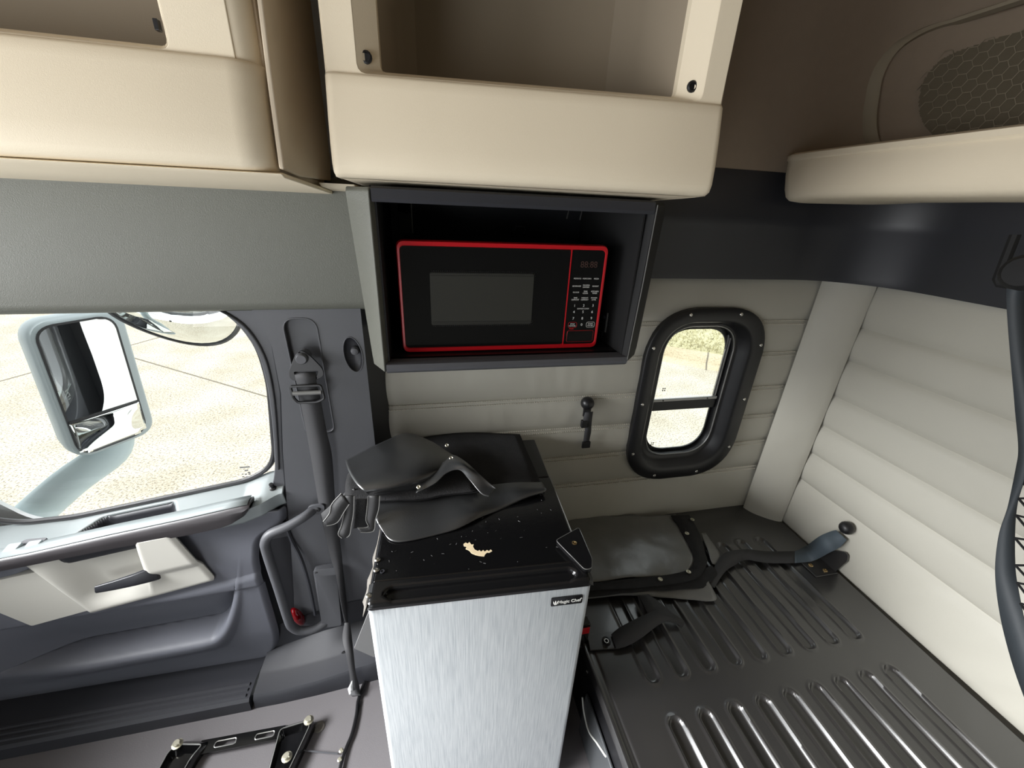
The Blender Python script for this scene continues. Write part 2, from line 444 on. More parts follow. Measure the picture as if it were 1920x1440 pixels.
cp = obj('corner_pad', grid(nb(), 14, 60, lambda u, v: Vector(f(u, v)) + Vector((-.7, -.7, 0)) * .002 * noise.noise(Vector((u * 3, 1, v * 12)))), M['vinyl'], wr, smooth=60)
# black trim band and headliner follow the same rounded corner
def corner_path(off):
    p = [(-.168, 1.20 - off)]
    for x in (.2, .6, 1.0, 1.25): p.append((x, 1.20 - off))
    for k in range(11):
        t = k / 10 * PI / 2
        p.append((1.26 + (.25 - off) * math.sin(t), .95 + (.25 - off) * math.cos(t)))
    for y in (.7, .4, 0, -.5, -1.15): p.append((1.51 - off, y))
    return p
def sweep(zs, offs):
    return loft(nb(), [[(x, y, z) for x, y in corner_path(o)] for z, o in zip(zs, offs)], closed=False, cap=False)
band = struct(obj('trim_3', sweep([1.43, 1.402, 1.403, 1.42, 1.56, 1.57, 1.60, 1.70, 1.726], [-.03, -.012, .0, .004, .006, .012, .012, .008, .0]), M['band'], smooth=50))
band['label'] = 'black plastic trim band above the quilted walls'
head = struct(obj('trim_4', sweep([1.70, 1.724, 1.74, 1.9, 2.1, 2.25, 2.35, 2.41], [-.01, -.002, .0, .0, .012, .05, .12, .22]), M['taupe'], smooth=60))
head['label'] = 'taupe fabric headliner on the upper walls'
# rounded storage recess with honeycomb mesh, upper right
PK = rnd([(1.27, 1.86), (1.31, 2.02), (1.22, 2.10), (.6, 2.13), (.55, 1.80), (1.22, 1.79)], .09, 6)
PK = [(min(y, 1.0) if False else y, z) for y, z in PK]
def on_headliner(y, z, off):          # unrolled along the rounded corner: y beyond .95 wraps towards the side wall
    if y <= .95: return (1.51 - off, y, z)
    t = (y - .95) / .25
    t = min(t, PI / 2)
    return (1.26 + (.25 - off) * math.cos(t), .95 + (.25 - off) * math.sin(t), z)
bm = nb()
o1 = grow(PK, 1.0, (.95, 1.95)); o2 = grow(PK, .955, (.95, 1.95))
loft(bm, [[on_headliner(y, z, .0) for y, z in grow(PK, 1.03, (.95, 1.95))], [on_headliner(y, z, .022) for y, z in o1], [on_headliner(y, z, .024) for y, z in o2], [on_headliner(y, z, .005) for y, z in grow(PK, .93, (.95, 1.95))]], cap=False)
obj('recess_rim', bm, M['taupe_lt'], head, smooth=60)
def hexp(u, v):
    y = .62 + .56 * u; z = 1.875 + .2 * v - .05 * u * u * (1 - v)
    return on_headliner(y, z, .03)
mesh = rnd([(1.17, 1.93), (1.16, 2.02), (1.05, 2.05), (.62, 2.07), (.62, 1.80), (1.1, 1.82)], .06, 5)
pf = lambda a, b, d: on_headliner(a, b, .012 - d)
bm = nb(); grid(bm, 200, 100, lambda u, v: on_headliner(.58 + .64 * u, 1.80 + .28 * v, .014), skip=lambda u, v: not inside((.58 + .64 * u, 1.80 + .28 * v), mesh))
mp = obj('mesh_pocket', bm, M['hex'], head, smooth=60)
bm = nb(); s = .017
for i in range(24):
    for j in range(12):
        cy_, cz_ = .6 + i * s * 1.5, 1.80 + j * s * 1.732 + (i % 2) * s * .866
        if not inside((cy_, cz_), mesh): continue
        for k in range(3):
            t0, t1 = k * PI / 3, (k + 1) * PI / 3
            p = Vector(on_headliner(cy_ + s * math.cos(t0), cz_ + s * math.sin(t0), .0165)); q = Vector(on_headliner(cy_ + s * math.cos(t1), cz_ + s * math.sin(t1), .0165))
            tube(bm, [p, q], .0011, 3)
hx = obj('honeycomb_thread', bm, M['taupe_lt'], mp); hx['kind'] = 'stuff'

# driver's side and front of the cab (behind and left of the camera)
DRW = rrect(-1.75, -.75, .1, 1.5, .08, 4)      # the driver's door stands open
struct(obj('wall_front', plate(nb(), [(-2.0, -.1), (1.6, -.1), (1.6, 2.46), (-2.0, 2.46)], [DRW], yz(-1.22), .02), M['header']))
struct(obj('wall_left', plate(nb(), [(-1.22, -.1), (1.29, -.1), (1.29, 2.46), (-1.22, 2.46)], [rrect(-1.04, 1.04, .98, 1.78, .08, 4)], lambda a, b, d: (-2.0 - d, a, b), .02), M['charcoal']))
dash = loft(nb(), [[(x, y, z) for x, z in ((-1.99, .0), (-1.72, .0), (-1.66, .55), (-1.70, .86), (-1.78, .95), (-1.99, .97))] for y in (-1.15, 1.08)])
struct(obj('trim_5', dash, M['charcoal_dk'], bevel=.03))['label'] = 'dark dashboard below the windscreen'

# header panel over the door
prof = [(1.20, 1.325), (1.135, 1.325), (1.122, 1.332), (1.118, 1.35), (1.112, 1.45), (1.114, 1.56), (1.122, 1.64), (1.20, 1.66)]
h = struct(obj('trim_6', loft(nb(), [[(x, y, z - (.002 if x < -1 else 0) + .008 * (x + .155)) for y, z in prof] for x in (-1.98, -1.2, -.6, -.14)]), M['header'], smooth=60))
h['label'] = 'grey textured header panel above the door window'

kp = struct(obj('trim_10', box(nb(), -2.0, -1.55, 1.125, 1.17, -.06, 1.36), M['charcoal_dk']))
kp['label'] = 'dark kick panel ahead of the passenger door'

# B pillar with recessed belt track
PIL = [(-.44, 1.345), (-.417, 1.294), (-.402, 1.224), (-.404, 1.087), (-.432, .896), (-.452, .716), (-.468, .55), (-.498, .3), (-.52, .16), (-.56, .07), (-.60, .045), (-.17, .045), (-.168, 1.345)]
TRK = rnd([(-.366, 1.303), (-.283, 1.303), (-.279, .955), (-.358, .955)], [.03, .03, .02, .02], 6)
HK = [(-.2005 + .0245 * math.cos(t) - .004 * math.sin(t), 1.197 + .052 * math.sin(t)) for t in [2 * PI * k / 24 for k in range(24)]]
pil = struct(obj('trim_7', plate(nb(), PIL, [TRK, HK], yz(1.13), .02), M['charcoal']))
pil['label'] = 'charcoal door pillar trim behind the passenger door'
bm = nb(); plate(bm, TRK, [], yz(1.1455), 0)
obj('belt_track', bm, M['charcoal'], pil)
bm = nb(); tube(bm, [(x, 1.1295, z) for x, z in TRK], .0022, 6, closed=True); obj('track_rim', bm, M['charcoal'], pil)
bm = nb(); tube(bm, [(x, 1.1295, z) for x, z in HK], .0016, 6, closed=True); obj('track_rim', bm, M['charcoal'], pil)
bm = nb(); loft(bm, [[(x, 1.13, z) for x, z in grow(HK, 1.0, (-.2, 1.197))], [(x, 1.139, z) for x, z in grow(HK, .9, (-.2, 1.197))], [(x, 1.1455, z) for x, z in grow(HK, .6, (-.2, 1.197))], [(x, 1.147, z) for x, z in grow(HK, .05, (-.2, 1.197))]], cap=False)
obj('hook_recess', bm, M['charcoal_dk'], pil, smooth=70)
obj('hook_knob', lathe(nb(), [(.0115, 0), (.0115, .014), (.0095, .021), (.004, .023), (0, .0225)], (-.1955, 1.147, 1.207), (0, -1, 0), 18), M['charcoal'], pil)
bm = nb(); loft(bm, [[(-.168, 1.13, .045), (-.128, 1.225, .045), (-.150, 1.235, .045)], [(-.168, 1.13, 1.36), (-.128, 1.225, 1.36), (-.150, 1.235, 1.36)]])
obj('pillar_return', bm, M['band'], pil)
# upright trim fold inside the door opening, courtesy light
bm = nb(); tube(bm, cr([(-.47, 1.126, .64), (-.462, 1.124, .56), (-.445, 1.12, .48), (-.438, 1.12, .35), (-.44, 1.12, .2)], 4), .006, 6)
obj('trim_rib', bm, M['charcoal_dk'], pil)
bm = nb(); lathe(bm, [(.046, 0), (.045, .008), (.036, .014), (.016, .018), (0, .019)], (0, 0, 0), (0, -1, 0), 20)
for v in bm.verts: v.co.x *= .42; v.co.x -= v.co.z * .18
cl = proto('courtesy_lens', bm, M['redlens'], pil, (-.497, 1.118, .208)); cl['label'] = 'red courtesy lens'
# retractor cover at the pillar foot
bm = nb()
rc0 = rnd([(-.415, .165), (-.338, .165), (-.332, .43), (-.412, .43)], .012, 4); 
loft(bm, [[(x, 1.13, z) for x, z in rc0], [(x, 1.108, z) for x, z in rc0], [(x, 1.07 + (.03 if z > .36 else 0), z) for x, z in grow(rc0, .84, (-.368, .29))]])
rc = obj('belt_cover', bm, M['charcoal'], pil, bevel=.003)
proto('screw', screw_bm(.006, .003), M['black'], pil, (-.401, 1.107, .418))

# sill: tread plate and step fairing
sill = struct(obj('trim_8', loft(nb(), [[(x, y, z) for y, z in ((.948 + dy, -.0), (.950 + dy, .044), (.958 + dy, .052), (1.02, .052), (1.04, .048), (1.115, .03), (1.12, -.06))] for x, dy in ((-1.98, -.012), (-1.2, -.006), (-.632, 0))]), M['charcoal_dk'], smooth=40))
sill['label'] = 'ribbed dark door sill tread plate'
for k, yy in enumerate((.968, .986, 1.004)):
    obj('tread_rib', loft(nb(), [[(x, yy + a, .052 + c) for a, c in ((-.006, 0), (-.003, .004), (.003, .004), (.006, 0))] for x in (-1.6, -.645)]), M['charcoal_dk'], sill)
fair = struct(obj('trim_9', loft(nb(), [[(x, y, z) for y, z in ((y0, 0), (y0 + .004, h0), (y0 + .014, h0 + .012), (y0 + .075, h0 + .018), (y0 + .085, h0 + .022), (1.118, h1), (1.128, h1 + .1), (1.128, 0))]
      for x, y0, h0, h1 in ((-.622, .952, .040, .055), (-.54, .952, .036, .075), (-.42, .957, .045, .11), (-.3, .966, .06, .13), (-.13, .978, .075, .14))]), M['charcoal_dk'], smooth=40))
fair['label'] = 'charcoal step fairing at the foot of the pillar'

# ================================================================== PASSENGER DOOR
DO = [(-1.62, 1.36), (-.45, 1.36), (-.418, 1.294), (-.404, 1.224), (-.408, 1.087), (-.436, .896), (-.455, .716), (-.462, .655), (-.50, .63), (-.548, .605), (-.566, .55), (-.572, .45), (-.568, .2), (-.575, .11), (-.605, .04), (-.66, .0), (-.75, -.03), (-1.62, -.03)]
DWF = [(-1.05, 1.34), (-.53, 1.34), (-.475, 1.285), (-.442, 1.2), (-.440, 1.09), (-.452, .96), (-.470, .825), (-.500, .735), (-.56, .675), (-.78, .625), (-1.05, .585), (-1.19, .58), (-1.29, .62), (-1.37, .80), (-1.38, 1.0), (-1.38, 1.34)]
door = struct(obj('door_1', plate(nb(), [(-1.62, 1.36), (-.45, 1.36), (-.418, 1.294), (-.404, 1.224), (-.408, 1.087), (-.436, .896), (-.455, .716), (-.47, .56), (-1.62, .45)], [rnd(DWF, .03, 3)], yz(1.142), .06), M['charcoal'], bevel=.004))
def dloop(pts, y): return [(x, y, z) for x, z in pts]
bm = nb(); DS = rnd(DW, .03, 3)
tube(bm, dloop(grow(DS, 1.0, (-.95, 1)), 1.186), .008, 8, closed=True)
obj('rubber_seal', bm, M['rubber'], door)
bm = nb(); tube(bm, cr(dloop([(-.53, 1.338), (-.463, 1.285), (-.430, 1.2), (-.427, 1.09), (-.440, .96), (-.458, .83)], 1.140), 5), .0035, 6)
obj('rubber_seal', bm, M['rubber'], door)
bm = nb(); plate(bm, grow(DS, 1.01, (-.95, 1)), [], lambda a, b, d: (a, 1.196 - .10 * (b - 1.0), b), 0)
pane = obj('window_pane', bm, M['glass'], door)
# small printed marks on the glass corner
bm = nb()
for (u, v, w, hh) in ((459, 876, 18, 3), (462, 882, 6, 3), (467, 886, 4, 3), (455, 889, 3, 2), (461, 889, 4, 2), (468, 889, 4, 2), (456, 894, 4, 2), (463, 894, 4, 2)):
    p = P(u, v, 'y', 1.21); box(bm, p.x - w * .0008, p.x + w * .0008, 1.2095, 1.2105, p.z - hh * .0008, p.z + hh * .0008)
obj('glass_mark', bm, M['greypanel'], pane)

# dark jamb behind the door edge
obj('door_jamb', box(nb(), -.66, -.40, 1.15, 1.165, -.06, .72), M['charcoal_dk'], door)
# lower door skin: one pressed surface with the map pocket
LOW = rnd([(-1.62, .70), (-.458, .70), (-.464, .655), (-.552, .604), (-.570, .5), (-.570, .14), (-.60, .045), (-.68, .0), (-1.62, -.02)], [0, .01, .01, .04, .03, .05, .05, .05, 0], 6)
def zb(x):
    for (x0, z0), (x1, z1) in zip(LB, LB[1:]):
        if x0 <= x <= x1: return z0 + (z1 - z0) * (x - x0) / (x1 - x0)
    return LB[-1][1]
LB = [(-1.7, .66), (-1.3, .672), (-1.187, .678), (-1.056, .684), (-.788, .728), (-.573, .764), (-.504, .790), (-.455, .80)]
def xright(z):
    xs = []
    for (x1, z1), (x2, z2) in zip(LOW, LOW[1:] + LOW[:1]):
        if (z1 > z) != (z2 > z): xs.append(x1 + (x2 - x1) * (z - z1) / (z2 - z1))
    return max(xs) if xs else -.7
def dskin(u, v):
    z = -.015 + .712 * v
    xr = xright(z)
    x = -1.62 + (xr + 1.62) * (1 - (1 - u) ** 1.6)
    y = 1.118 - .012 * sst(.05, .2, z) * (1 - sst(.5, .62, z))
    y += .014 * (1 - sst(.0, .014, xr - x))
    zt = .402 + .06 * (x + .646); zb_ = .188 + .06 * (x + .82) + 14 * max(0, x + .765) ** 2
    inx = (1 - sst(-.662, -.642, x)) * sst(-1.42, -1.15, x)
    rec = inx * (1 - sst(zt - .008, zt + .004, z)) * sst(zb_ - .002, zb_ + .018, z)
    y += .075 * rec * (1 - .7 * sst(zb_ + .02, zt, z))
    lip = sst(zb_ - .075, zb_ - .012, z) * (1 - sst(zb_ - .004, zb_ + .014, z)) * sst(-1.42, -1.1, x) * (1 - sst(-.80, -.60, x))
    y -= .026 * lip
    zc = .452 + .2 * (x + .70)
    y -= .008 * (1 - sst(zc - .035, zc - .01, z)) * sst(zt, zt + .01, z)
    zi = .398 + .2 * (x + 1.046)
    y += .03 * sst(zi + .012, zi + .03, z) * (1 - sst(-.83, -.81, x)) * sst(-1.2, -1.1, x)
    return (x, y, min(z, zb(x) - .065) if x < -.56 else z)
bm = nb(); grid(bm, 230, 230, dskin)
obj('door_panel', bm, M['door'], door, solid=-.01, smooth=60)
# window ledge with a scooped pull cup
def cup_at(x, v):
    xl = -.955 - .14 * v; xr = -.805 + .06 * v
    return sst(xl, xl + .035, x) * (1 - sst(xr, xr + .02, x)) * sst(.14, .21, v) * (1 - sst(.86, .92, v))
def in_cup(u, v): return cup_at(-1.62 + 1.165 * u, v) > .12
def ledge(u, v):
    x = -1.62 + 1.165 * u
    zz = zb(x)
    fx = 1.092 + .03 * sst(-.52, -.46, x); fz = zz - .035 - .012 * sst(-.9, -.6, x)
    y = 1.19 + (fx - 1.19) * min(1, v * 1.12); z = zz + (fz - zz) * min(1, v * 1.12)
    if v > .893: z -= (v - .893) / .107 * .05; y += (v - .893) / .107 * .012
    cup = cup_at(x, v)
    z -= .055 * cup
    return (x, y, z)
obj('window_ledge', grid(nb(), 260, 70, ledge, skip=in_cup), M['ledge'], door, solid=-.004, smooth=60)
cup = obj('pull_cup', grid(nb(), 260, 70, ledge, skip=lambda u, v: not in_cup(u, v)), M['charcoal_dk'], door, solid=-.004, smooth=60)  # dark plastic, with the hollow's shade put into its colour too
cup['label'] = 'dark pull cup in the ledge'
# armrest: dark streaked bar along the ledge
def arm_loop(x, zt, zl, d, k=1.0):
    y0 = 1.112
    pts = [(y0, zt - .002), (y0 - d * .55, zt), (y0 - d * .85, zt - .004), (y0 - d, zt - .016), (y0 - d, (zt + zl) / 2), (y0 - d * .9, zl + .006), (y0 - d * .6, zl), (y0, zl)]
    return [(x, y, z) for y, z in pts]
arm = [arm_loop(-1.6, .600, .545, .045), arm_loop(-1.3, .640, .592, .045), arm_loop(-1.10, .667, .618, .045), arm_loop(-.9, .701, .645, .045), arm_loop(-.7, .732, .666, .045), arm_loop(-.62, .746, .679, .045), arm_loop(-.59, .752, .690, .045), arm_loop(-.555, .757, .712, .045), arm_loop(-.536, .760, .738, .044), arm_loop(-.531, .760, .748, .040)]
obj('armrest', loft(nb(), arm), M['wood'], door, smooth=50)
bm = nb(); loft(bm, [[(x, y, z + .0015) for y, z in ((1.112, zt + .001), (1.09, zt + .001), (1.074, zt - .003))] for x, zt in ((-1.2, .6535), (-1.10, .666), (-.9, .701), (-.7, .732), (-.6, .750), (-.536, .760))], closed=False, cap=False)
obj('armrest_top', bm, M['ledge'], door, solid=-.002)
# light grey insert in two pieces, hollow round the handle
IN1 = rnd([(-1.21, .368), (-1.05, .402), (-1.122, .578), (-1.30, .55), (-1.27, .45)], .004, 2)
obj('insert_panel', plate(nb(), IN1, [], yz(1.092), .02), M['insert'], door, bevel=.003)
def bez(u, v):
    a, b, c, d = Vector((-1.046, .398)), Vector((-.690, .470)), Vector((-.752, .675)), Vector((-1.135, .625))
    q = (a.lerp(b, u)).lerp(d.lerp(c, u), v); x, z = q
    x -= .006 * (1 - sst(0, .06, v)) * sst(.96, 1, u)
    lo = .398 + .2 * (x + 1.046)
    dish = sst(-1.085, -.985, x + .25 * (z - .51)) * (1 - sst(-.866, -.852, x - .10 * (z - .54))) * sst(lo + .004, lo + .075, z)
    hump = sst(-.866, -.84, x) * sst(.515 + .16 * (x + .85), .545 + .16 * (x + .85), z)
    e = min(u, 1 - u, v) * .4
    return (x, 1.088 + .034 * dish - .010 * hump + .006 * (1 - sst(0, .012, e)), z)
bm = nb(); grid(bm, 120, 70, bez)
obj('handle_bezel', bm, M['insert'], door, solid=-.008, smooth=60)
lever = [[(x, y + a, z + b) for a, b in ((-.008 * k, -.004 * k), (-.002 * k, .012 * k), (.004 * k, .013 * k), (.004 * k, -.010 * k), (-.006 * k, -.012 * k))] for x, y, z, k in
         ((-.980, 1.060, .516, .9), (-.93, 1.062, .523, 1.2), (-.88, 1.067, .530, 1.5), (-.848, 1.075, .533, 1.75), (-.828, 1.086, .531, 1.9), (-.818, 1.112, .528, 1.8))]
obj('door_handle', loft(nb(), lever), M['band'], door, bevel=.002)
obj('handle_socket', lathe(nb(), [(.026, 0), (.026, .006), (.02, .008), (.0, .006)], (-.843, 1.09, .526), (0, -1, 0), 20), M['black'], door)
# window switch and lock pin
sw = rnd([(-1.20, .655), (-1.115, .665), (-1.075, .715), (-1.13, .718)], .008, 3)
sf = lambda a, b, d: (a, 1.09 + .5 * (b - .665) + d * .3, zb(a) - .03 + .6 * (b - .69) + .012 - d)
obj('switch_bezel', plate(nb(), sw, [], sf, .012), M['charcoal'], door, bevel=.002)
for x0 in (-1.165, -1.118):
    q = rnd([(x0 - .012, .672), (x0 + .018, .676), (x0 + .036, .706), (x0 + .004, .705)], .004, 2)
    obj('switch_rocker', plate(nb(), q, [], lambda a, b, d: (Vector(sf(a, b, d)) + Vector((0, -.004, .007)))[:], .012), M['mirror_grey'], door, bevel=.002)
obj('lock_pin', lathe(nb(), [(.011, 0), (.010, .004), (.005, .006), (.005, .016), (.0065, .018), (.006, .022), (.0, .023)], (-.486, 1.14, .762), (0, -.35, 1), 14), M['black'], door)

# ================================================================== SLEEPER WINDOW
def wl(x0, x1, z0, z1, r, y): return [(x, y, z) for x, z in rrect(x0, x1, z0, z1, r, 10)]
bm = nb()
loft(bm, [wl(.752, 1.236, .588, 1.303, .17, 1.222), wl(.752, 1.236, .588, 1.303, .17, 1.205), wl(.757, 1.231, .593, 1.298, .166, 1.201), wl(.797, 1.185, .636, 1.262, .13, 1.200), wl(.806, 1.172, .648, 1.254, .122, 1.206),
          wl(.818, 1.152, .664, 1.243, .112, 1.232), wl(.824, 1.146, .670, 1.238, .108, 1.238), wl(.838, 1.140, .682, 1.232, .10, 1.239), wl(.842, 1.136, .686, 1.228, .10, 1.262)], cap=False)
w1 = struct(obj('window_1', bm, M['black'], smooth=40))
bm = nb(); tube(bm, wl(.842, 1.136, .684, 1.230, .1, 1.240), .0025, 6, closed=True)
obj('inner_seal', bm, M['sheen'], w1)
bm = nb(); loft(bm, [wl(.842, 1.136, .684, 1.230, .1, 1.262), wl(.842, 1.136, .684, 1.230, .1, 1.268), wl(.856, 1.120, .699, 1.212, .09, 1.268), wl(.856, 1.120, .699, 1.212, .09, 1.262)], cap=False)
obj('sash_frame', bm, M['black'], w1)
for dx in (0, .006):
    bm = nb(); box(bm, 1.119 + dx, 1.122 + dx, 1.262 - dx, 1.266, .93, 1.19); obj('sash_rail', bm, M['sheen'], w1)
bm = nb(); box(bm, .846, 1.132, 1.252, 1.268, .884, .925); obj('divider_bar', bm, M['black'], w1, bevel=.003)
bm = nb(); box(bm, .848, 1.130, 1.248, 1.258, .925, .937); dv = obj('divider_strip', bm, M['sheen'], w1, bevel=.002)
for x in (.89, 1.085): proto('screw', screw_bm(.003, .002), M['black'], dv, (x, 1.248, .931))
for z0, z1 in ((.936, 1.225), (.69, .886)):
    bm = nb(); box(bm, .85, 1.126, 1.266, 1.269, z0, z1); pn = obj('window_pane', bm, M['glass'], w1)
    bm = nb()
    for k in range(4): box(bm, .888 + .008 * (k % 2), .893 + .008 * (k % 2), 1.2645, 1.2652, z0 + .028 + .008 * (k // 2), z0 + .033 + .008 * (k // 2))
    obj('glass_mark', bm, M['greypanel'], pn)
s0 = None
for x, z in ((.891, 1.282), (1.091, 1.282), (1.212, 1.165), (1.212, .942), (1.209, .722), (1.085, .612), (.89, .612), (.774, .727), (.773, .945), (.774, 1.165)):
    if s0 is None: s0 = proto('screw', screw_bm(.0065, .004), M['chrome'], w1, (x, 1.201, z))
    else: inst(s0, w1, (x, 1.201, z))

# ================================================================== OVERHEAD CABINETS
def overhead(name, label, origin, ang, W_, ul, ur, bl, br, H0, H1, lipz, ztop, open_z, depth, rr, screws, group):
    """front panel, frame round an opening, liner, ends; local u to the right, w into the wall"""
    e = Vector((math.cos(ang), math.sin(ang), 0)); n = Vector((-math.sin(ang), math.cos(ang), 0)); o = Vector(origin)
    def L(u, w, z): q = o + e * u + n * w; return Vector((q.x, q.y, z))
    T = thing(name, L(W_ / 2, depth / 2, H0), label, 'cabinet', group)
    # lower front panel: a profile swept along u, ends rounded towards the back
    def prof(k):                      # k pushes the profile back at the rounded ends
        return [(.05, H0 - .002), (.016, H0), (.004, H0 + .006), (0, H0 + .018), (.002, H0 + .045), (.008, H0 + .085), (.016, lipz - .02), (.019, lipz - .006), (.024, lipz - .001), (.034, lipz), (.06, lipz)]
    us = [0] + [rr * (1 - math.cos(t)) for t in (.3, .6, .9, 1.2, PI / 2)]
    ks = [rr] + [rr * (1 - math.sin(t)) for t in (.3, .6, .9, 1.2, PI / 2)]
    st = [(u, k) for u, k in zip(us, ks)] + [(W_ * q, 0) for q in (.25, .5, .75)] + [(W_ - u, k) for u, k in zip(us[::-1], ks[::-1])]
    bm = nb(); loft(bm, [[L(u, w + k, z) for w, z in prof(k)] for u, k in st], closed=False, cap=False)
    obj('front_panel', bm, M['beige'], T, solid=-.012, smooth=60)
    # frame with the opening
    y0 = .03
    bm = nb()
    out = rnd([(.004, lipz - .04), (W_ - (.004 if rr < .02 else .028), lipz - .04), (W_ - (.004 if rr < .02 else .028), ztop), (.004, ztop)], .012, 3)
    hole = rrect(ul, ur, lipz + .002, open_z, .012, 3)
    plate(bm, out, [hole], lambda a, b, d: L(a, y0 + d, b), .022)
    obj('face_frame', bm, M['beige'], T, bevel=.004)
    if rr > .02:
        arc = [(W_ - .030 + .026 * math.sin(t), y0 + .002 + .030 * (1 - math.cos(t))) for t in [k * PI / 16 for k in range(9)]]
        bm = nb(); loft(bm, [[L(u, w, lipz - .012) for u, w in arc + [(W_ - .03, y0 + .05)]], [L(u, w, ztop) for u, w in arc + [(W_ - .03, y0 + .05)]]])
        obj('frame_return', bm, M['beige'], T, smooth=50)
    hin = rrect(bl, br, lipz + .012, open_z - .02, .008, 3)
    bm = nb(); loft(bm, [[L(a, y0 + .001, b) for a, b in hole], [L(a, y0 + .030, b) for a, b in hin], [L(a, y0 + .045, b) for a, b in hin]], cap=False)
    obj('opening_bezel', bm, M['beige'], T, smooth=30)
    # liner: a box open to the front, back rounded
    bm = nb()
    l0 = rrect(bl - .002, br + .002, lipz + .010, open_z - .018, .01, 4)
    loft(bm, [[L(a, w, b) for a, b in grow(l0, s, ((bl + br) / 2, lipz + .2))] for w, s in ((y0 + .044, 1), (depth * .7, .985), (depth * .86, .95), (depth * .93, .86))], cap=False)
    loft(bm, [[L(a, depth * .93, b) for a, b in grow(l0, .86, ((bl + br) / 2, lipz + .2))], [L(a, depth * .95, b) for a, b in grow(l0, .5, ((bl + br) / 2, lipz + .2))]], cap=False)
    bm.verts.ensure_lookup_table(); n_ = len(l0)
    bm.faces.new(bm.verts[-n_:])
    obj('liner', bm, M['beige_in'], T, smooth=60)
    # underside, ends
    bm = nb(); loft(bm, [[L(u, w, z) for w, z in ((.045 + 0, H0 - .002), (.1, H0 - .004), (depth * .6, H1 + .004), (depth, H1), (depth, H1 + .02), (.05, H0 + .02))] for u in (.006, W_ - .006)])
    obj('underside', bm, M['beige'], T, smooth=40)
    for u0 in (.0, W_ - .006):
        bm = nb(); pts = [(rr * .9 + .01, H0 + .0), (depth * .9, H1 - 0.0), (depth, H1 + .03), (depth, ztop), (.055 + rr * .6, ztop), (rr + .02, lipz)]
        plate(bm, pts, [], lambda a, b, d, u0=u0: L(u0 + d, a, b), .006)
        obj('end_panel', bm, M['beige_shade'] if u0 else M['beige'], T, bevel=.002)
    bm = nb(); box(bm, 0, 1, 0, 1, 0, 1)
    for v in bm.verts: v.co = L(.004 + v.co.x * (W_ - .008), .04 + v.co.y * (depth - .04), ztop - .006 + .012 * v.co.z)
    obj('top_panel', bm, M['beige'], T)
    sp = None
    for u, z in screws:
        bmx = lathe(nb(), [(.009, 0), (.009, .003), (.0065, .0045), (.0055, .002), (0, .002)], (0, 0, 0), (0, -1, 0), 14)
        p = L(u, y0 + .013, z)
        if sp is None: sp = proto('bolt', bmx, M['black'], T, p, rot=(0, 0, ang))
        else: bmx.free(); inst(sp, T, p, rot=(0, 0, ang))
    return T, L
CT, CL = overhead('overhead_cabinet', 'open beige overhead cabinet directly above the microwave niche', (-.137, .778, 0), math.radians(-4.9), .664, .050, .622, .080, .588, 1.630, 1.618, 1.775, 2.25, 2.14, .40, .014,
         [(.0625, 1.800), (.606, 1.80)], 'beige overhead cabinets')
LT, LL = overhead('overhead_cabinet', 'open beige overhead cabinet above the passenger door window', (-1.55, .728, 0), math.radians(0), 1.338, .12, 1.232, .14, 1.218, 1.630, 1.612, 1.768, 2.25, 2.14, .395, .04,
         [], 'beige overhead cabinets')
obj('latch_tab', box(nb(), -.337, -.331, .772, .781, 1.793, 1.806), M['black'], LT, bevel=.001)
# second shell on the end of the left cabinet and the strip under it
bm = nb(); pts = [(.006, 1.634), (.10, 1.628), (.37, 1.632), (.39, 1.68), (.39, 2.25), (.07, 2.25), (.045, 1.9), (.02, 1.75)]
plate(bm, pts, [], lambda a, b, d: (-.206 + d, .742 + a, b), .008)
obj('end_cap', bm, M['beige_shade'], LT, bevel=.003)
bm = nb(); loft(bm, [[(x, y, z) for y, z in ((.738, 1.627), (.752, 1.622), (1.125, 1.604), (1.125, 1.612), (.75, 1.629))] for x in (-1.5, -.20)])
obj('bottom_strip', bm, M['beige'], LT, bevel=.002)
bm = nb(); loft(bm, [[(x, y, z) for y, z in ((.98, 1.624), (1.0, 1.617), (1.125, 1.611), (1.125, 1.624))] for x in (-.20, -.13)])
obj('bottom_strip', bm, M['beige'], LT, bevel=.002)

# ================================================================== UPPER BUNK (right)
ub = thing('upper_bunk', (1.28, 0, 1.65), 'beige upper bunk edge high on the quilted rear wall', 'bunk')
def shelf_loop(y, x0, z0=1.646, z1=1.776):
    pts = [(1.51, z0 + .006), (x0 + .05, z0 - .002), (x0 + .016, z0 + .001), (x0 + .004, z0 + .010), (x0, z0 + .03), (x0 + .002, z0 + .07), (x0 + .010, z1 - .022), (x0 + .006, z1 - .018), (x0 + .008, z1 - .006), (x0 + .022, z1), (x0 + .06, z1 - .004), (1.51, z1 - .02)]
    return [(x, y + .36 * (z - 1.655) * sst(1.0, 1.1, y), z) for x, z in pts]
ys = [(1.165, 1.13), (1.158, 1.095), (1.140, 1.073), (1.11, 1.058), (1.05, 1.051), (.9, 1.048), (.5, 1.05), (0, 1.05), (-1.1, 1.05)]
obj('bunk_frame', loft(nb(), [shelf_loop(y, x, 1.655 - .010 * sst(1.16, 1.0, 2.16 - y), 1.773) for y, x in ys]), M['beige'], ub, smooth=50)

# ================================================================== MICROWAVE NICHE
mc = thing('microwave_cabinet', (.19, 1.0, 1.265), 'black open cabinet holding the microwave below the overhead box', 'cabinet')
def quad_loop(tl, tr, br_, bl_, y, r=.012):
    return [(x, y, z) for x, z in rnd([bl_, br_, tr, tl], r, 4)]
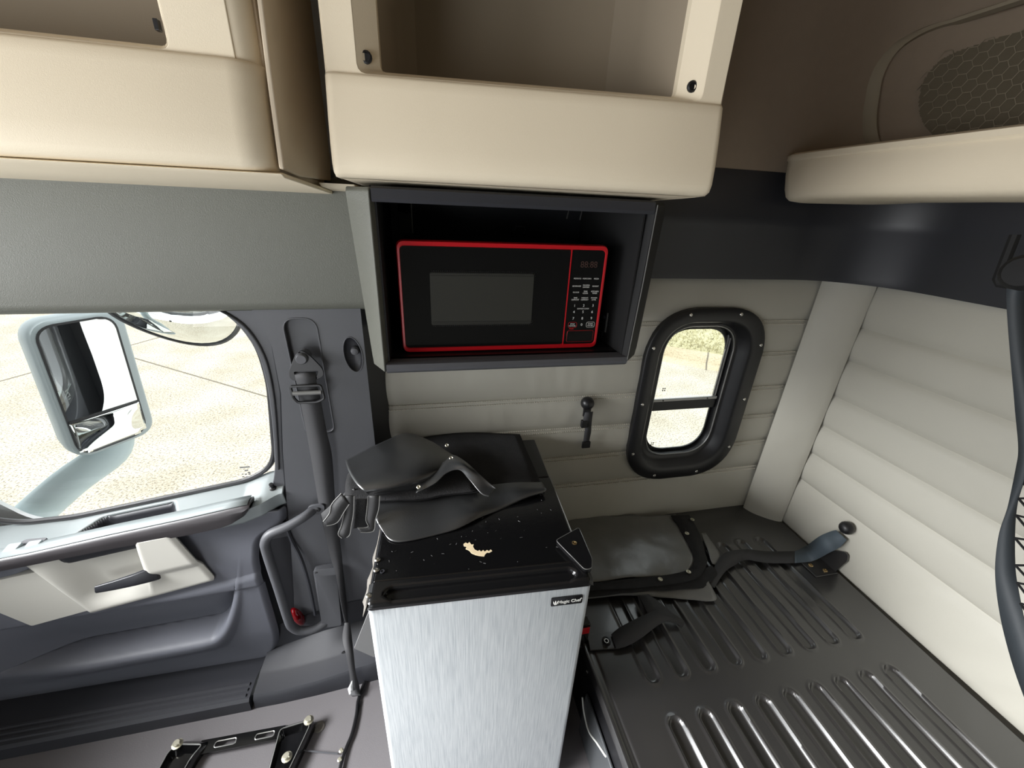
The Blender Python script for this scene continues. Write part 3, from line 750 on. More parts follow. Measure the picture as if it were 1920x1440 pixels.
# flared side cheeks
for nm, pts in (('left', [((-.087, .818), (-.133, .868), (-.136, .90), (-.126, 1.21), (-.09, 1.21), (-.078, .835))]), ('right', [((.473, .818), (.523, .868), (.526, .90), (.515, 1.21), (.49, 1.21), (.463, .835))])):
    base = pts[0]; bm = nb()
    sgn = 1 if nm == 'left' else 1
    def at(z, k):
        sh = .0
        out = []
        for i, (x, y) in enumerate(base):
            xo = x
            if nm == 'left' and i in (1, 2): xo += .020 * (1 - (z - 1.262) / .355)
            if nm == 'right' and i in (1, 2): xo -= .012 * (1 - (z - 1.262) / .355)
            if nm == 'right' and i in (0, 5): xo -= .010 * (1 - (z - 1.262) / .355)
            out.append((xo, y + k * .012, z))
        return out
    loft(bm, [at(1.262, 1), at(1.268, .2), at(1.29, 0), at(1.45, 0), at(1.59, 0), at(1.612, .2), at(1.618, 1)])
    obj('side_cheek', bm, M['header'] if nm == 'left' else M['black_matte'], mc, bevel=.003)
bm = nb(); loft(bm, [[(x, y, z) for y, z in ((.822, 1.594), (.818, 1.6), (.82, 1.616), (.828, 1.62), (.9, 1.622), (.9, 1.6), (.835, 1.594))] for x in (-.083, .470)])
obj('top_rail', bm, M['charcoal_dk'], mc)
bm = nb(); loft(bm, [[(x, y, z + s * 0) for y, z in ((.818, 1.268), (.816, 1.275), (.819, 1.283), (.826, 1.285), (.86, 1.285), (.86, 1.262), (.826, 1.262))] for x, s in ((-.083, 0), (.464, 0))])
obj('bottom_rail', bm, M['charcoal'], mc)
bm = nb(); tube(bm, [(.4735, .8175, 1.612), (.4705, .8175, 1.45), (.4635, .8175, 1.268)], .0012, 5); obj('edge_highlight', bm, M['sheen'], mc)  # bright tube standing in for the highlight on the cheek's front edge
bm = nb(); box(bm, -.09, .485, .85, 1.205, 1.262, 1.285); obj('cabinet_floor', bm, M['black'], mc)
bm = nb(); box(bm, -.09, .485, .87, 1.205, 1.61, 1.622); obj('cabinet_roof', bm, M['black_matte'], mc)
bm = nb(); box(bm, -.09, .5, 1.195, 1.205, 1.27, 1.62); obj('back_panel', bm, M['black_matte'], mc)
for x0 in (-.080, .454):
    bm = nb(); box(bm, x0, x0 + .004, .832, 1.2, 1.28, 1.615); obj('side_liner', bm, M['black_matte'], mc)
bm = nb(); box(bm, -.057, -.024, 1.188, 1.195, 1.44, 1.605); bk = obj('metal_strip', bm, M['charcoal_dk'], mc, bevel=.001)
bm = nb(); box(bm, -.0225, -.0205, 1.186, 1.195, 1.44, 1.605); obj('metal_strip', bm, M['sheen'], mc)
proto('screw', screw_bm(.006, .003), M['black'], bk, (-.036, 1.188, 1.572)); 
bm = nb(); tube(bm, [(.257, 1.19, 1.526), (.257, 1.175, 1.536), (.259, 1.172, 1.545), (.283, 1.172, 1.545), (.287, 1.175, 1.536), (.287, 1.19, 1.526)], .0018, 6)
obj('wire_hook', bm, M['charcoal'], mc)
bm = nb(); box(bm, .4525, .454, .93, .936, 1.31, 1.36); obj('slot_edge', bm, M['sheen'], mc)
for y, z in ((.95, 1.345), (.95, 1.30)): proto('screw', screw_bm(.006, .003, (-1, 0, 0)), M['charcoal_dk'], mc, (.454, y, z))
bm = nb(); lathe(bm, [(.032, 0), (.032, .012), (.026, .02), (0, .02)], (.454, 1.08, 1.42), (-1, 0, 0), 18); obj('vent_cap', bm, M['black'], mc)
for x, z0 in ((.415, 1.60), (.455, 1.598)):
    bm = nb(); tube(bm, [(x, 1.19, z0), (x - .006, 1.186, z0 - .03)], .002, 5); obj('clip', bm, M['sheen'], mc)

# ================================================================== MICROWAVE
mw = thing('microwave_oven', (.18, 1.03, 1.285), 'black microwave oven with a red frame standing in the black niche', 'microwave')
def mwl(x0, x1, z0, z1, r, y): return [(x, y, z) for x, z in rrect(x0, x1, z0, z1, r, 5)]
bm = nb(); box(bm, -.043, .402, .905, 1.18, 1.292, 1.519); obj('housing', bm, M['black'], mw, bevel=.006)
bm = nb(); loft(bm, [mwl(-.050, .409, 1.288, 1.5255, .014, .906), mwl(-.051, .410, 1.287, 1.5265, .014, .888), mwl(-.0485, .4075, 1.289, 1.524, .013, .880), mwl(-.0445, .4035, 1.2965, 1.5165, .010, .8795), mwl(-.0435, .4025, 1.2985, 1.5145, .009, .884)], cap=False)
obj('red_frame', bm, M['red'], mw, smooth=50)
bm = nb(); plate(bm, rrect(-.0445, .3215, 1.2975, 1.5155, .006, 4), [], yz(.8825), .02)
dr = obj('oven_door', bm, M['mwglass'], mw, bevel=.001)
bm = nb(); plate(bm, rrect(.014, .2405, 1.349, 1.463, .004, 3), [], yz(.8815), .0015)
obj('door_window', bm, M['mwmesh'], dr)
bm = nb()
for z in (1.4655, 1.461, 1.4565, 1.3555, 1.351, 1.3465):
    for k in range(50):
        x = .015 + k * .0046 + (.0023 if int(z * 2000) % 2 else 0)
        box(bm, x, x + .0022, .8806, .8813, z, z + .0014)
tag(obj('perforation', bm, M['black'], dr), kind='stuff')
bm = nb(); box(bm, .3217, .3237, .8805, .9, 1.2955, 1.517); obj('divider_line', bm, M['red'], mw)
bm = nb(); plate(bm, rrect(.324, .4030, 1.2975, 1.5155, .006, 4), [], yz(.8825), .02)
cpn = obj('control_panel', bm, M['mwglass'], mw, bevel=.001)
text('88:88', .0195, (.367, .8822, 1.4835), M['dimled'], cpn, 'display_digits', sx=.95)
rows = [(1.453, [('POTATO',), ('POPCORN',), ('PIZZA',)]), (1.436, [('BEVERAGE',), ('FROZEN', 'DINNER'), ('REHEAT',)]), (1.422, [('CLOCK',), ('TIME', 'COOK'), ('KITCHEN', 'TIMER')]), (1.407, [('TIME', 'DEFROST'), ('WEIGHT', 'DEFROST'), ('POWER', 'LEVEL')])]
for z, r in rows:
    for x, ws in zip((.343, .366, .389), r):
        for i, w in enumerate(ws):
            text(w, .0044, (x, .8822, z + (len(ws) - 1) * .0022 - i * .0044), M['print'], cpn)
for z, r in ((1.391, '123'), (1.376, '456'), (1.3605, '789')):
    for x, w in zip((.343, .3655, .3885), r): text(w, .0085, (x, .8822, z), M['print'], cpn, bold=0)
text('EXPRESS COOK', .0042, (.365, .8822, 1.3838), M['print'], cpn)
text('0', .0085, (.3655, .8822, 1.345), M['print'], cpn, bold=0)
for x, ws, mm in ((.3425, ('STOP', 'CANCEL'), 'red'), (.388, ('START', '+30 SEC'), 'print')):
    for i, w in enumerate(ws): text(w, .0045, (x, .8822, 1.347 - i * .0045), M['print'], cpn)
    bm = nb(); tube(bm, [(a, .8822, b) for a, b in rrect(x - .0105, x + .0105, 1.3385, 1.3515, .004, 3)], .0004, 4, closed=True); obj('key_outline', bm, M[mm], cpn)
text('PUSH', .0045, (.341, .8822, 1.3355), M['red'], cpn)
bm = nb(); tube(bm, [(a, .8822, b) for a, b in rrect(.3315, .3975, 1.3035, 1.3305, .004, 4)], .0007, 4, closed=True); obj('button_outline', bm, M['red'], cpn)
bm = nb(); plate(bm, rrect(.3315, .3975, 1.3035, 1.3305, .004, 4), [], yz(.8815), .003); obj('door_button', bm, M['black_gloss'], mw, bevel=.001)
for x, y in ((-.035, .9), (.39, .9), (-.035, 1.16), (.39, 1.16)):
    bm = nb(); lathe(bm, [(.007, 0), (.008, .008)], (x, y, 1.285), (0, 0, 1), 10); obj('foot', bm, M['black'], mw)
bm = nb(); box(bm, -.0515, -.047, .90, .92, 1.405, 1.462); obj('side_label', bm, M['greypanel'], mw)

# ================================================================== MINI FRIDGE (turned a little to the right)
FA = math.radians(-2.6); FE = Vector((math.cos(FA), math.sin(FA), 0)); FN = Vector((-math.sin(FA), math.cos(FA), 0)); FO = Vector((-.140, .597, 0))
def FL(u, w, z): q = FO + FE * u + FN * w; return Vector((q.x, q.y, z))
def fbox(u0, u1, w0, w1, z0, z1):
    bm = box(nb(), u0, u1, w0, w1, z0, z1)
    for v in bm.verts: v.co = FL(*v.co)
    return bm
fr = thing('mini_fridge', FL(.2375, .28, 0), 'small fridge with silver brushed door standing before the lower bunk', 'fridge')
obj('fridge_body', fbox(.004, .471, .052, .37, .02, .858), M['fridge_black'], fr, bevel=.006)
bm = nb(); tube(bm, [FL(.4705, .056, .8575), FL(.4705, .368, .8575)], .0011, 5); obj('wear_glint_edge', bm, M['sheen'], fr)  # pale tube: a painted highlight along the body's top right edge
obj('rear_cover', fbox(.005, .470, .372, .585, .02, .856), M['black'], fr, bevel=.004)
bm = nb(); loft(bm, [[FL(u, w, z) for u, w in rnd([(0, 0), (.475, 0), (.475, .046), (0, .046)], [.012, .012, .004, .004], 4)] for z in (.03, .845)])
fd = obj('fridge_door', bm, M['silver'], fr, bevel=.002)
# black top trim of the door with a long finger groove
def ftop(u, v):
    a = .475 * u; w = -.002 + .05 * v
    c = max(0, 1 - (max(0, abs(a - .237) - .185) / .022) ** 2 - ((w - .020) / .016) ** 2)
    z = .861 - .003 * (1 - v) - .013 * (1 if c > .28 else (c / .28)) 
    e = min(a, .475 - a); z -= .006 * (1 - sst(0, .012, e)); z -= .008 * (1 - sst(0, .14, v))
    return FL(a, w, z)
bm = nb(); grid(bm, 190, 30, ftop)
obj('door_trim', bm, M['fridge_trim'], fr, solid=-.004, smooth=50)
bm = nb(); loft(bm, [[FL(u, w, z) for u, w in rnd([(-.002, -.003), (.477, -.003), (.477, .047), (-.002, .047)], [.012, .012, .004, .004], 4)] for z in (.8445, .853)])
obj('trim_band', bm, M['fridge_trim'], fr)
# hinge cover on the right corner
hp = [P(1042, 1015, 'z', .868), P(1085, 991, 'z', .868), P(1110, 1050, 'z', .868), P(1109, 1068, 'z', .868), P(1096, 1070, 'z', .868)]
ho = rnd([(p.x, p.y) for p in hp], .006, 3)
bm = nb(); plate(bm, ho, [], lambda a, b, d: (a, b, .872 - d), .013)
hc = obj('hinge_cover', bm, M['fridge_trim'], fr, bevel=.003)
bm = nb(); tube(bm, [(a, b, .8712) for a, b in ho], .0009, 5, closed=True); obj('wear_glint_edge', bm, M['sheen'], hc)
p = P(1077, 1018, 'z', .872); proto('screw', screw_bm(.006, .002, (0, 0, 1)), M['brass'], hc, p)
s1 = None
for u, v in ((708, 1050), (706, 1070), (692, 1118)):
    p = P(u, v, 'z', .859)
    if s1 is None: s1 = proto('screw', screw_bm(.0065, .004, (0, 0, 1)), M['chrome'], fr, p)
    else: inst(s1, fr, p + Vector((0, 0, .001 if v < 1100 else .001)))
p = P(717, 1072, 'z', .859); obj('screw_hole', lathe(nb(), [(.005, 0), (.005, .002), (.003, .002), (.003, .0005), (0, .0005)], p, (0, 0, 1), 12), M['charcoal_dk'], fr)
# bare paper patch where something peeled off
pp = [(869, 1020), (873, 1017), (877, 1019), (880, 1016), (884, 1021), (888, 1020), (887, 1025), (890, 1030), (896, 1033), (899, 1031), (902, 1034), (906, 1031), (909, 1034), (913, 1031), (917, 1033), (920, 1030), (923, 1033), (918, 1036), (913, 1036), (909, 1040), (908, 1043), (898, 1042), (891, 1040), (884, 1037), (880, 1032), (873, 1029), (875, 1025), (870, 1024)]
bm = nb(); plate(bm, [(q.x, q.y) for q in [P(u, v, 'z', .859) for u, v in pp]], [], lambda a, b, d: (a, b, .8588 - d), .0008)
obj('bare_patch', bm, M['chip'], fr)
bm = nb()                            # fine scratches in the enamel
for i in range(60):
    u = random.uniform(.03, .44); w = random.uniform(.06, .3); t = random.uniform(0, 6.3); l = random.uniform(.002, .007)
    a = FL(u, w, .8583); b = FL(u + l * math.cos(t), w + l * math.sin(t), .8583)
    tube(bm, [a, b], .00035, 3)
tag(obj('scratch_marks', bm, M['greypanel'], fr), kind='stuff')
# torn strip along the left top edge
tp = []
for k in range(15):
    w = .235 - .235 * k / 14 + .006 * random.uniform(-1, 1)
    tp.append((FL(.002, w, .858), FL(-.002 - .012 * abs(noise.noise(Vector((k * .9, 3, 0)))) - (.007 if 8 < k < 13 else 0), w - .006, .848 - .016 * random.random())))
bm = nb(); strap(bm, tp, 2); obj('torn_strip', bm, M['torn'], fr, solid=.0012)
# badge
bm = nb(); bo = rnd([(.384, .7925), (.456, .7925), (.456, .818), (.384, .818)], .003, 3)
plate(bm, bo, [], lambda a, b, d: FL(a, -.0025 + d, b), .004)
bd = obj('badge', bm, M['black_gloss'], fr)
text('Magic Chef', .0128, FL(.426, -.0028, .8035), M['print'], bd, rot=(PI / 2, 0, FA), bold=.0002, sx=.92)
bm = nb()
for dx, hh, t in ((0, .011, .0), (-.0035, .009, .35), (.0035, .009, -.35)):
    a = FL(.3945 + dx * .3, -.003, .7985); b = FL(.3945 + dx * 1.5, -.003, .7985 + hh); tube(bm, [a, (a + b) / 2, b], [.0016, .002, .0006], 5)
obj('badge_emblem', bm, M['print'], bd)
text('\u00ae', .004, FL(.4535, -.0028, .8085), M['print'], bd, rot=(PI / 2, 0, FA))

# ================================================================== LOWER BUNK PAN
bp = thing('bunk_base', (.97, .6, 0), 'black pressed steel bunk base with long grooves against the rear wall', 'bunk')
GX = [.603 + .0908 * k for k in range(9)]
def pan(u, v):
    y = -.15 + 1.379 * v
    x1 = 1.495 + .018 * sst(.2, 1.1, y)
    x = .437 + (x1 - .437) * u
    z = .363
    for gx in GX:
        if abs(x - gx) > .03: continue
        for y0, y1 in ((.621, 1.02), (-.1, .494)):
            yy = min(max(y, y0), y1)
            dd = math.hypot(x - gx, y - yy) - .021
            z -= .0085 * (1 - sst(-.006, .0015, dd)) - .003 * max(0, 1 - abs(dd - .003) / .006)
    e = x - .437
    z += .004 * (1 - sst(.003, .010, e)) - .003 * (1 - sst(.0, .006, abs(e - .022)))
    c = (x - 1.40) + (y - 1.20)     # cut corner under the corner pad: stays below it
    z += .004 * sst(-.05, 0, y - 1.21)
    return (x, y, z)
bm = nb(); grid(bm, 290, 300, pan)
obj('steel_pan', bm, M['steel_black'], bp, solid=-.0, smooth=60)
bm = nb(); loft(bm, [[(x, y, z) for x, z in ((.440, .366), (.434, .366), (.431, .36), (.431, .335), (.436, .333), (.445, .345))] for y in (-.15, 1.2)])
obj('front_flange', bm, M['steel_black'], bp)
bm = nb(); box(bm, .455, .47, -.15, 1.2, .02, .345); obj('front_panel', bm, M['black'], bp)
bm = nb(); box(bm, .443, .452, -.15, .69, .0, .205)
obj('lower_panel', bm, M['steel_grey'], bp, bevel=.004)
bm = nb(); tube(bm, cr([(.441, .70, .165), (.441, .675, .13), (.441, .63, .118), (.441, .58, .16), (.441, .53, .2)], 5), .0028, 6)
obj('panel_bead', bm, M['print'], bp)
proto('screw', screw_bm(.006, .003, (-1, 0, 0)), M['chrome'], bp, (.454, .72, .262))
# corner bracket against the rear wall with two rivets
bm = nb(); plate(bm, rnd([(.905, .363), (.905, .41), (.835, .468), (.822, .466), (.815, .44), (.835, .363)], .006, 3), [], lambda a, b, d: (1.497 + d, a, b), .006)
bb = obj('wall_bracket', bm, M['steel_black'], bp, bevel=.002)
bm = nb(); box(bm, 1.40, 1.50, .825, .905, .364, .369); obj('bracket_foot', bm, M['steel_black'], bp, bevel=.002)
rv = proto('rivet', screw_bm(.0085, .005, (0, 0, 1)), M['brass'], bp, P(1520, 1060, 'z', .369))
inst(rv, bp, P(1547, 1070, 'z', .369))

# ================================================================== STRAPS ON THE BUNK
s1 = thing('hold_down_strap', (1.3, .9, .37), 'bunk strap with blue-grey end under a black ball on rear wall', 'strap')
zz = .378
prs = [(P(1322, 1098, 'z', zz), P(1340, 1102, 'z', zz)), (P(1336, 1070, 'z', .39), P(1352, 1082, 'z', .385)), (P(1352, 1042, 'z', .40), P(1362, 1070, 'z', .385)), (P(1370, 1033, 'z', .40), P(1374, 1062, 'z', .38)), (P(1400, 1030, 'z', .39), P(1398, 1050, 'z', .376)),
       (P(1440, 1034, 'z', .375), P(1440, 1056, 'z', .374)), (P(1490, 1034, 'z', .375), P(1490, 1056, 'z', .374))]
bm = nb(); strap(bm, prs, 5); obj('webbing', bm, M['webbing'], s1, solid=.0016)
prs = [(P(1490, 1034, 'z', .375), P(1490, 1056, 'z', .374)), (P(1512, 1024, 'z', .385), P(1524, 1052, 'z', .378)), (P(1536, 1006, 'x', 1.45), P(1556, 1036, 'x', 1.45)), (P(1556, 997, 'x', 1.475), P(1575, 1026, 'x', 1.475)), (P(1568, 994, 'x', 1.49), P(1588, 1012, 'x', 1.49))]
bm = nb(); strap(bm, prs, 5); wq = obj('webbing', bm, M['webbing_bl'], s1, solid=.0016); wq['label'] = 'blue-grey webbing end'
def ball(c, axis, r): return lathe(nb(), [(r * .8, 0), (r, r * .35), (r * .98, r * .8), (r * .8, r * 1.2), (r * .45, r * 1.45), (0, r * 1.52)], c, axis, 18)
obj('ball_cap', ball((1.508, .868, .552), (-.75, -.30, .40), .024), M['black'], s1, smooth=60)

s2 = thing('hold_down_strap', (.6, .75, .37), 'dark strap bolted to bunk base beside the fridge, loosely folded', 'strap')
pl = [P(1100, 1187, 'z', .372), P(1158, 1183, 'z', .372), P(1163, 1215, 'z', .372), P(1106, 1219, 'z', .372)]
bm = nb(); plate(bm, [(q.x, q.y) for q in pl], [], lambda a, b, d: (a, b, .372 - d), .006)
obj('anchor_plate', bm, M['steel_black'], s2, bevel=.002)
proto('bolt', lathe(nb(), [(.014, 0), (.014, .003), (.0095, .004), (.0095, .009), (.006, .0095), (.0055, .004), (0, .004)], (0, 0, 0), (0, 0, 1), 14), M['black'], s2, P(1137, 1202, 'z', .372))
proto('bolt', lathe(nb(), [(.0075, 0), (.0075, .002), (.005, .002), (.0045, .0)], (0, 0, 0), (0, 0, 1), 14), M['chrome'], s2, P(1137, 1202, 'z', .382))
prs = [(P(1146, 1190, 'z', .376), P(1155, 1216, 'z', .376)), (P(1160, 1178, 'z', .385), P(1172, 1213, 'z', .378)), (P(1185, 1164, 'z', .395), P(1200, 1198, 'z', .385)), (P(1215, 1150, 'z', .40), P(1235, 1172, 'z', .39)), (P(1240, 1140, 'z', .395), P(1262, 1160, 'z', .385))]
bm = nb(); strap(bm, prs, 5); obj('webbing', bm, M['webbing'], s2, solid=.0016)
prs = [(P(1200, 1118, 'z', .40), P(1216, 1114, 'z', .40)), (P(1206, 1132, 'z', .40), P(1240, 1132, 'z', .40)), (P(1212, 1145, 'z', .402), P(1262, 1150, 'z', .392)), (P(1225, 1160, 'z', .395), P(1283, 1165, 'z', .378)), (P(1262, 1166, 'z', .38), P(1278, 1178, 'z', .375))]
bm = nb(); strap(bm, prs, 5); obj('webbing', bm, M['webbing'], s2, solid=.0016)
prs = [(P(1195, 1116, 'z', .395), P(1208, 1116, 'z', .395)), (P(1202, 1140, 'z', .392), P(1216, 1136, 'z', .39)), (P(1216, 1172, 'z', .385), P(1232, 1160, 'z', .386))]
bm = nb(); strap(bm, prs, 5); obj('webbing', bm, M['webbing'], s2, solid=.0016)

bk = thing('belt_buckle', (.42, .78, .33), 'black seat belt buckle with red button squeezed beside the fridge', 'buckle')
bm = nb(); loft(bm, [[(x, y, z) for x, y in rnd([(.405, .742), (.452, .742), (.452, .772), (.405, .772)], .008, 3)] for z in (.345, .375, .43, .452)])
obj('buckle_body', bm, M['black_gloss'], bk, bevel=.003)
bm = nb(); box(bm, .414, .448, .7405, .7425, .415, .442); obj('release_button', bm, M['red'], bk, bevel=.002)

# strap hanging from a ball on the side wall
s3 = thing('wall_strap', (.555, 1.2, .85), 'short black strap hanging from a ball on the side wall', 'strap')
obj('ball_cap', ball((.557, 1.214, .958), (-.1, -.75, .35), .024), M['black'], s3, smooth=60)
bm = nb(); loft(bm, [[(x, y, z) for x, y in ((.540, 1.2), (.568, 1.2), (.568, 1.19), (.540, 1.19))] for z in (.945, .915)]); obj('clip', bm, M['black'], s3, bevel=.002)
bm = nb(); strap(bm, [((.545, 1.188, .935), (.575, 1.188, .935)), ((.540, 1.185, .905), (.574, 1.186, .90)), ((.553, 1.192, .88), (.578, 1.192, .875)), ((.556, 1.196, .85), (.582, 1.196, .845)), ((.560, 1.203, .815), (.584, 1.203, .812)), ((.560, 1.205, .785), (.584, 1.205, .785))], 4)
obj('webbing', bm, M['webbing'], s3, solid=.0016)
bm = nb(); box(bm, .555, .588, 1.196, 1.206, .775, .802); obj('strap_end', bm, M['black'], s3, bevel=.003)
bm = nb(); box(bm, .535, .558, 1.182, 1.198, .872, .902); obj('adjuster', bm, M['black'], s3, bevel=.004)

# ================================================================== FOLDED CURTAINS
fc = thing('folded_curtain', (.05, .98, .858), 'black leatherette curtain folded in a heap on the fridge top', 'curtain')
def Z(u, v, z): return P(u, v, 'z', z)
# large sheet flat on the fridge
bm = nb(); patch(bm, [[Z(738, 830, .865), Z(850, 812, .865), Z(975, 814, .864)], [Z(700, 880, .87), Z(850, 855, .867), Z(990, 850, .866)], [Z(690, 915, .872), Z(850, 895, .87), Z(1005, 885, .868)], [Z(690, 935, .875), Z(850, 925, .875), Z(1021, 925, .872)]], 6, .0012)
obj('under_sheet', bm, M['felt'], fc, solid=.003)
# front flap hanging over with a rolled edge
bm = nb(); patch(bm, [[Z(690, 928, .882), Z(780, 920, .882), Z(870, 915, .880), Z(940, 908, .878), Z(1014, 903, .876)], [Z(696, 950, .880), Z(790, 945, .884), Z(880, 938, .880), Z(950, 924, .878), Z(1023, 916, .876)],
                    [Z(703, 978, .874), Z(780, 980, .872), Z(870, 965, .874), Z(945, 945, .870), Z(1020, 924, .870)], [Z(716, 997, .866), Z(748, 1014, .862), Z(850, 996, .861), Z(935, 957, .861), Z(1004, 931, .862)]], 8, .007, 10)
obj('front_flap', bm, M['leather'], fc, solid=.003)
# quilted middle stack
for k, (dz, gr) in enumerate(((.885, 0), (.897, 3), (.908, 5))):
    bm = nb(); patch(bm, [[Z(668, 865, dz + .004), Z(760, 850, dz + .006), Z(850, 850, dz)], [Z(650, 895, dz + .004), Z(760, 890, dz + .006), Z(880, 885, dz)], [Z(644 + gr, 930, dz), Z(760, 928 - gr, dz + .002), Z(905 - 6 * k, 918 - gr, dz - .004)], [Z(640 + gr, 944 - gr, dz - .008), Z(750, 942 - gr, dz - .006), Z(898 - 6 * k, 926 - gr, dz - .008)]], 6, .004, 22)
    obj('lining_layer', bm, M['felt'], fc, solid=.004)
# top fold with a curled front edge
bm = nb(); patch(bm, [[Z(648, 862, .935), Z(705, 834, .94), Z(762, 812, .935), Z(810, 828, .93), Z(852, 852, .925)],
                    [Z(655, 880, .945), Z(715, 862, .955), Z(772, 845, .957), Z(815, 850, .95), Z(850, 864, .935)],
                    [Z(668, 905, .945), Z(722, 888, .955), Z(775, 878, .957), Z(808, 875, .95), Z(836, 876, .937)],
                    [Z(680, 922, .937), Z(722, 914, .945), Z(765, 902, .946), Z(800, 893, .94), Z(824, 886, .93)],
                    [Z(688, 931, .922), Z(720, 925, .926), Z(760, 915, .925), Z(798, 903, .922), Z(818, 895, .922)],
                    [Z(694, 929, .912), Z(722, 926, .914), Z(760, 920, .914), Z(796, 910, .912), Z(815, 902, .912)]], 7, .007, 10)
obj('top_fold', bm, M['leather'], fc, solid=.0025)
# wavy tail of the top fold
bm = nb(); patch(bm, [[Z(780, 925, .914), Z(815, 908, .93), Z(838, 888, .945), Z(862, 882, .95), Z(880, 900, .93), Z(902, 926, .912), Z(917, 932, .908)],
                    [Z(790, 905, .925), Z(820, 890, .94), Z(842, 868, .955), Z(868, 872, .96), Z(890, 892, .94), Z(910, 910, .92), Z(926, 918, .912)],
                    [Z(815, 880, .93), Z(835, 866, .945), Z(850, 855, .95), Z(868, 864, .955), Z(892, 884, .945), Z(915, 904, .925), Z(931, 916, .915)]], 6, .001)
obj('top_tail', bm, M['leather'], fc, solid=.0025)
# straps with pale binding hanging down on the left
for L_, R_ in (([(644, 930), (645, 960), (640, 985), (634, 1001), (641, 1009)], [(664, 930), (663, 960), (659, 985), (656, 1002), (650, 1008)]), ([(690, 930), (688, 955), (686, 975), (690, 988), (670, 990)], [(712, 930), (710, 955), (704, 975), (700, 996), (676, 998)]),
               ([(640, 925), (622, 945), (618, 962), (606, 978)], [(655, 945), (645, 960), (632, 980), (612, 986)])):
    a = [P(u, v, 'y', .818 - .004 * i) for i, (u, v) in enumerate(L_)]; b = [P(u, v, 'y', .812 - .002 * i) for i, (u, v) in enumerate(R_)]
    bm = nb(); strap(bm, list(zip(a, b)), 4); hs = obj('hanging_strap', bm, M['leather_soft'], fc, solid=.0025)
    bm = nb(); tube(bm, cr(a, 4), .0011, 5); tube(bm, cr(b, 4), .0011, 5); obj('edge_binding', bm, M['leather_edge'], hs)
bm = nb(); strap(bm, [(P(664, 935, 'y', .83), P(660, 990, 'y', .84)), (P(690, 935, 'y', .83), P(690, 985, 'y', .84))], 4); obj('side_drop', bm, M['felt'], fc, solid=.003)
bm = nb(); strap(bm, [(P(603, 962, 'y', 1.0), P(610, 987, 'y', 1.0)), (P(622, 945, 'y', .97), P(632, 975, 'y', .97)), (P(645, 925, 'y', .93), P(655, 960, 'y', .93)), (P(665, 915, 'y', .9), P(672, 940, 'y', .9))], 4)
obj('side_tail', bm, M['leather_soft'], fc, solid=.003)
sn = None
for u, v, zq in ((785, 913, .93), (846, 859, .957), (838, 835, .94)):
    bmx = lathe(nb(), [(.0055, 0), (.0055, .001), (.004, .002), (.0025, .0005), (0, .0005)], (0, 0, 0), (0, -.6, .8), 14)
    if sn is None: sn = proto('snap_fastener', bmx, M['zinc'], fc, Z(u, v, zq))
    else: bmx.free(); inst(sn, fc, Z(u, v, zq))

bc = thing('folded_curtain', (.8, 1.0, .365), 'charcoal nylon curtain with snap border folded on bunk base behind the fridge', 'curtain')
bm = nb(); patch(bm, [[Z(1040, 972, .40), Z(1160, 966, .405), Z(1268, 966, .402)], [Z(1060, 1005, .412), Z(1180, 1005, .415), Z(1282, 1005, .41)], [Z(1080, 1045, .412), Z(1195, 1045, .418), Z(1300, 1040, .41)], [Z(1090, 1082, .408), Z(1195, 1078, .412), Z(1290, 1068, .408)], [Z(1095, 1092, .404), Z(1195, 1084, .406), Z(1270, 1078, .404)]], 8, .008, 13)
obj('top_sheet', bm, M['cloth_grey'], bc, solid=.004)
inn = [(1258, 966), (1272, 985), (1285, 1010), (1298, 1035), (1301, 1052), (1290, 1068), (1250, 1078), (1190, 1084), (1120, 1092), (1085, 1096)]
out = [(1292, 966), (1304, 985), (1315, 1010), (1322, 1035), (1326, 1055), (1310, 1082), (1268, 1094), (1195, 1102), (1120, 1106), (1085, 1110)]
bm = nb(); strap(bm, [(Z(*a, .413), Z(*b, .405)) for a, b in zip(inn, out)], 4); obj('border', bm, M['felt'], bc, solid=.004)
sn = None
for u, v in ((1298, 974), (1288, 1000), (1291, 1072), (1238, 1086)):
    bmx = lathe(nb(), [(.0085, 0), (.0085, .0012), (.006, .0022), (.004, .0015), (.0035, -.003), (0, -.003)], (0, 0, 0), (0, 0, 1), 14)
    p = Z(u, v, .414)
    if sn is None: sn = proto('snap_fastener', bmx, M['zinc'], bc, p)
    else: bmx.free(); inst(sn, bc, p)
bm = nb(); patch(bm, [[Z(1085, 1095, .40), Z(1190, 1090, .40), Z(1290, 1075, .40), Z(1335, 1060, .398)], [Z(1088, 1112, .394), Z(1190, 1108, .392), Z(1270, 1096, .396), Z(1345, 1078, .390)], [Z(1090, 1122, .388), Z(1180, 1112, .384), Z(1255, 1106, .392), Z(1318, 1102, .386)]], 6, .003, 16)
obj('middle_layer', bm, M['felt'], bc, solid=.004)
bm = nb(); patch(bm, [[Z(1085, 1110, .385), Z(1190, 1105, .384), Z(1290, 1088, .388), Z(1325, 1085, .388)], [Z(1088, 1118, .380), Z(1190, 1112, .384), Z(1260, 1112, .380), Z(1345, 1122, .378)], [Z(1088, 1124, .372), Z(1180, 1117, .374), Z(1250, 1120, .372), Z(1325, 1128, .370)]], 6, .003, 14)
obj('bottom_layer', bm, M['cloth_grey'], bc, solid=.004)
bm = nb(); patch(bm, [[Z(1315, 1000, .392), Z(1325, 1030, .396), Z(1335, 1058, .39)], [Z(1322, 1000, .385), Z(1345, 1035, .388), Z(1350, 1065, .382)], [Z(1322, 1002, .375), Z(1352, 1048, .376), Z(1338, 1080, .374)]], 5, .004, 20)
obj('side_layer', bm, M['cloth_grey'], bc, solid=.003)

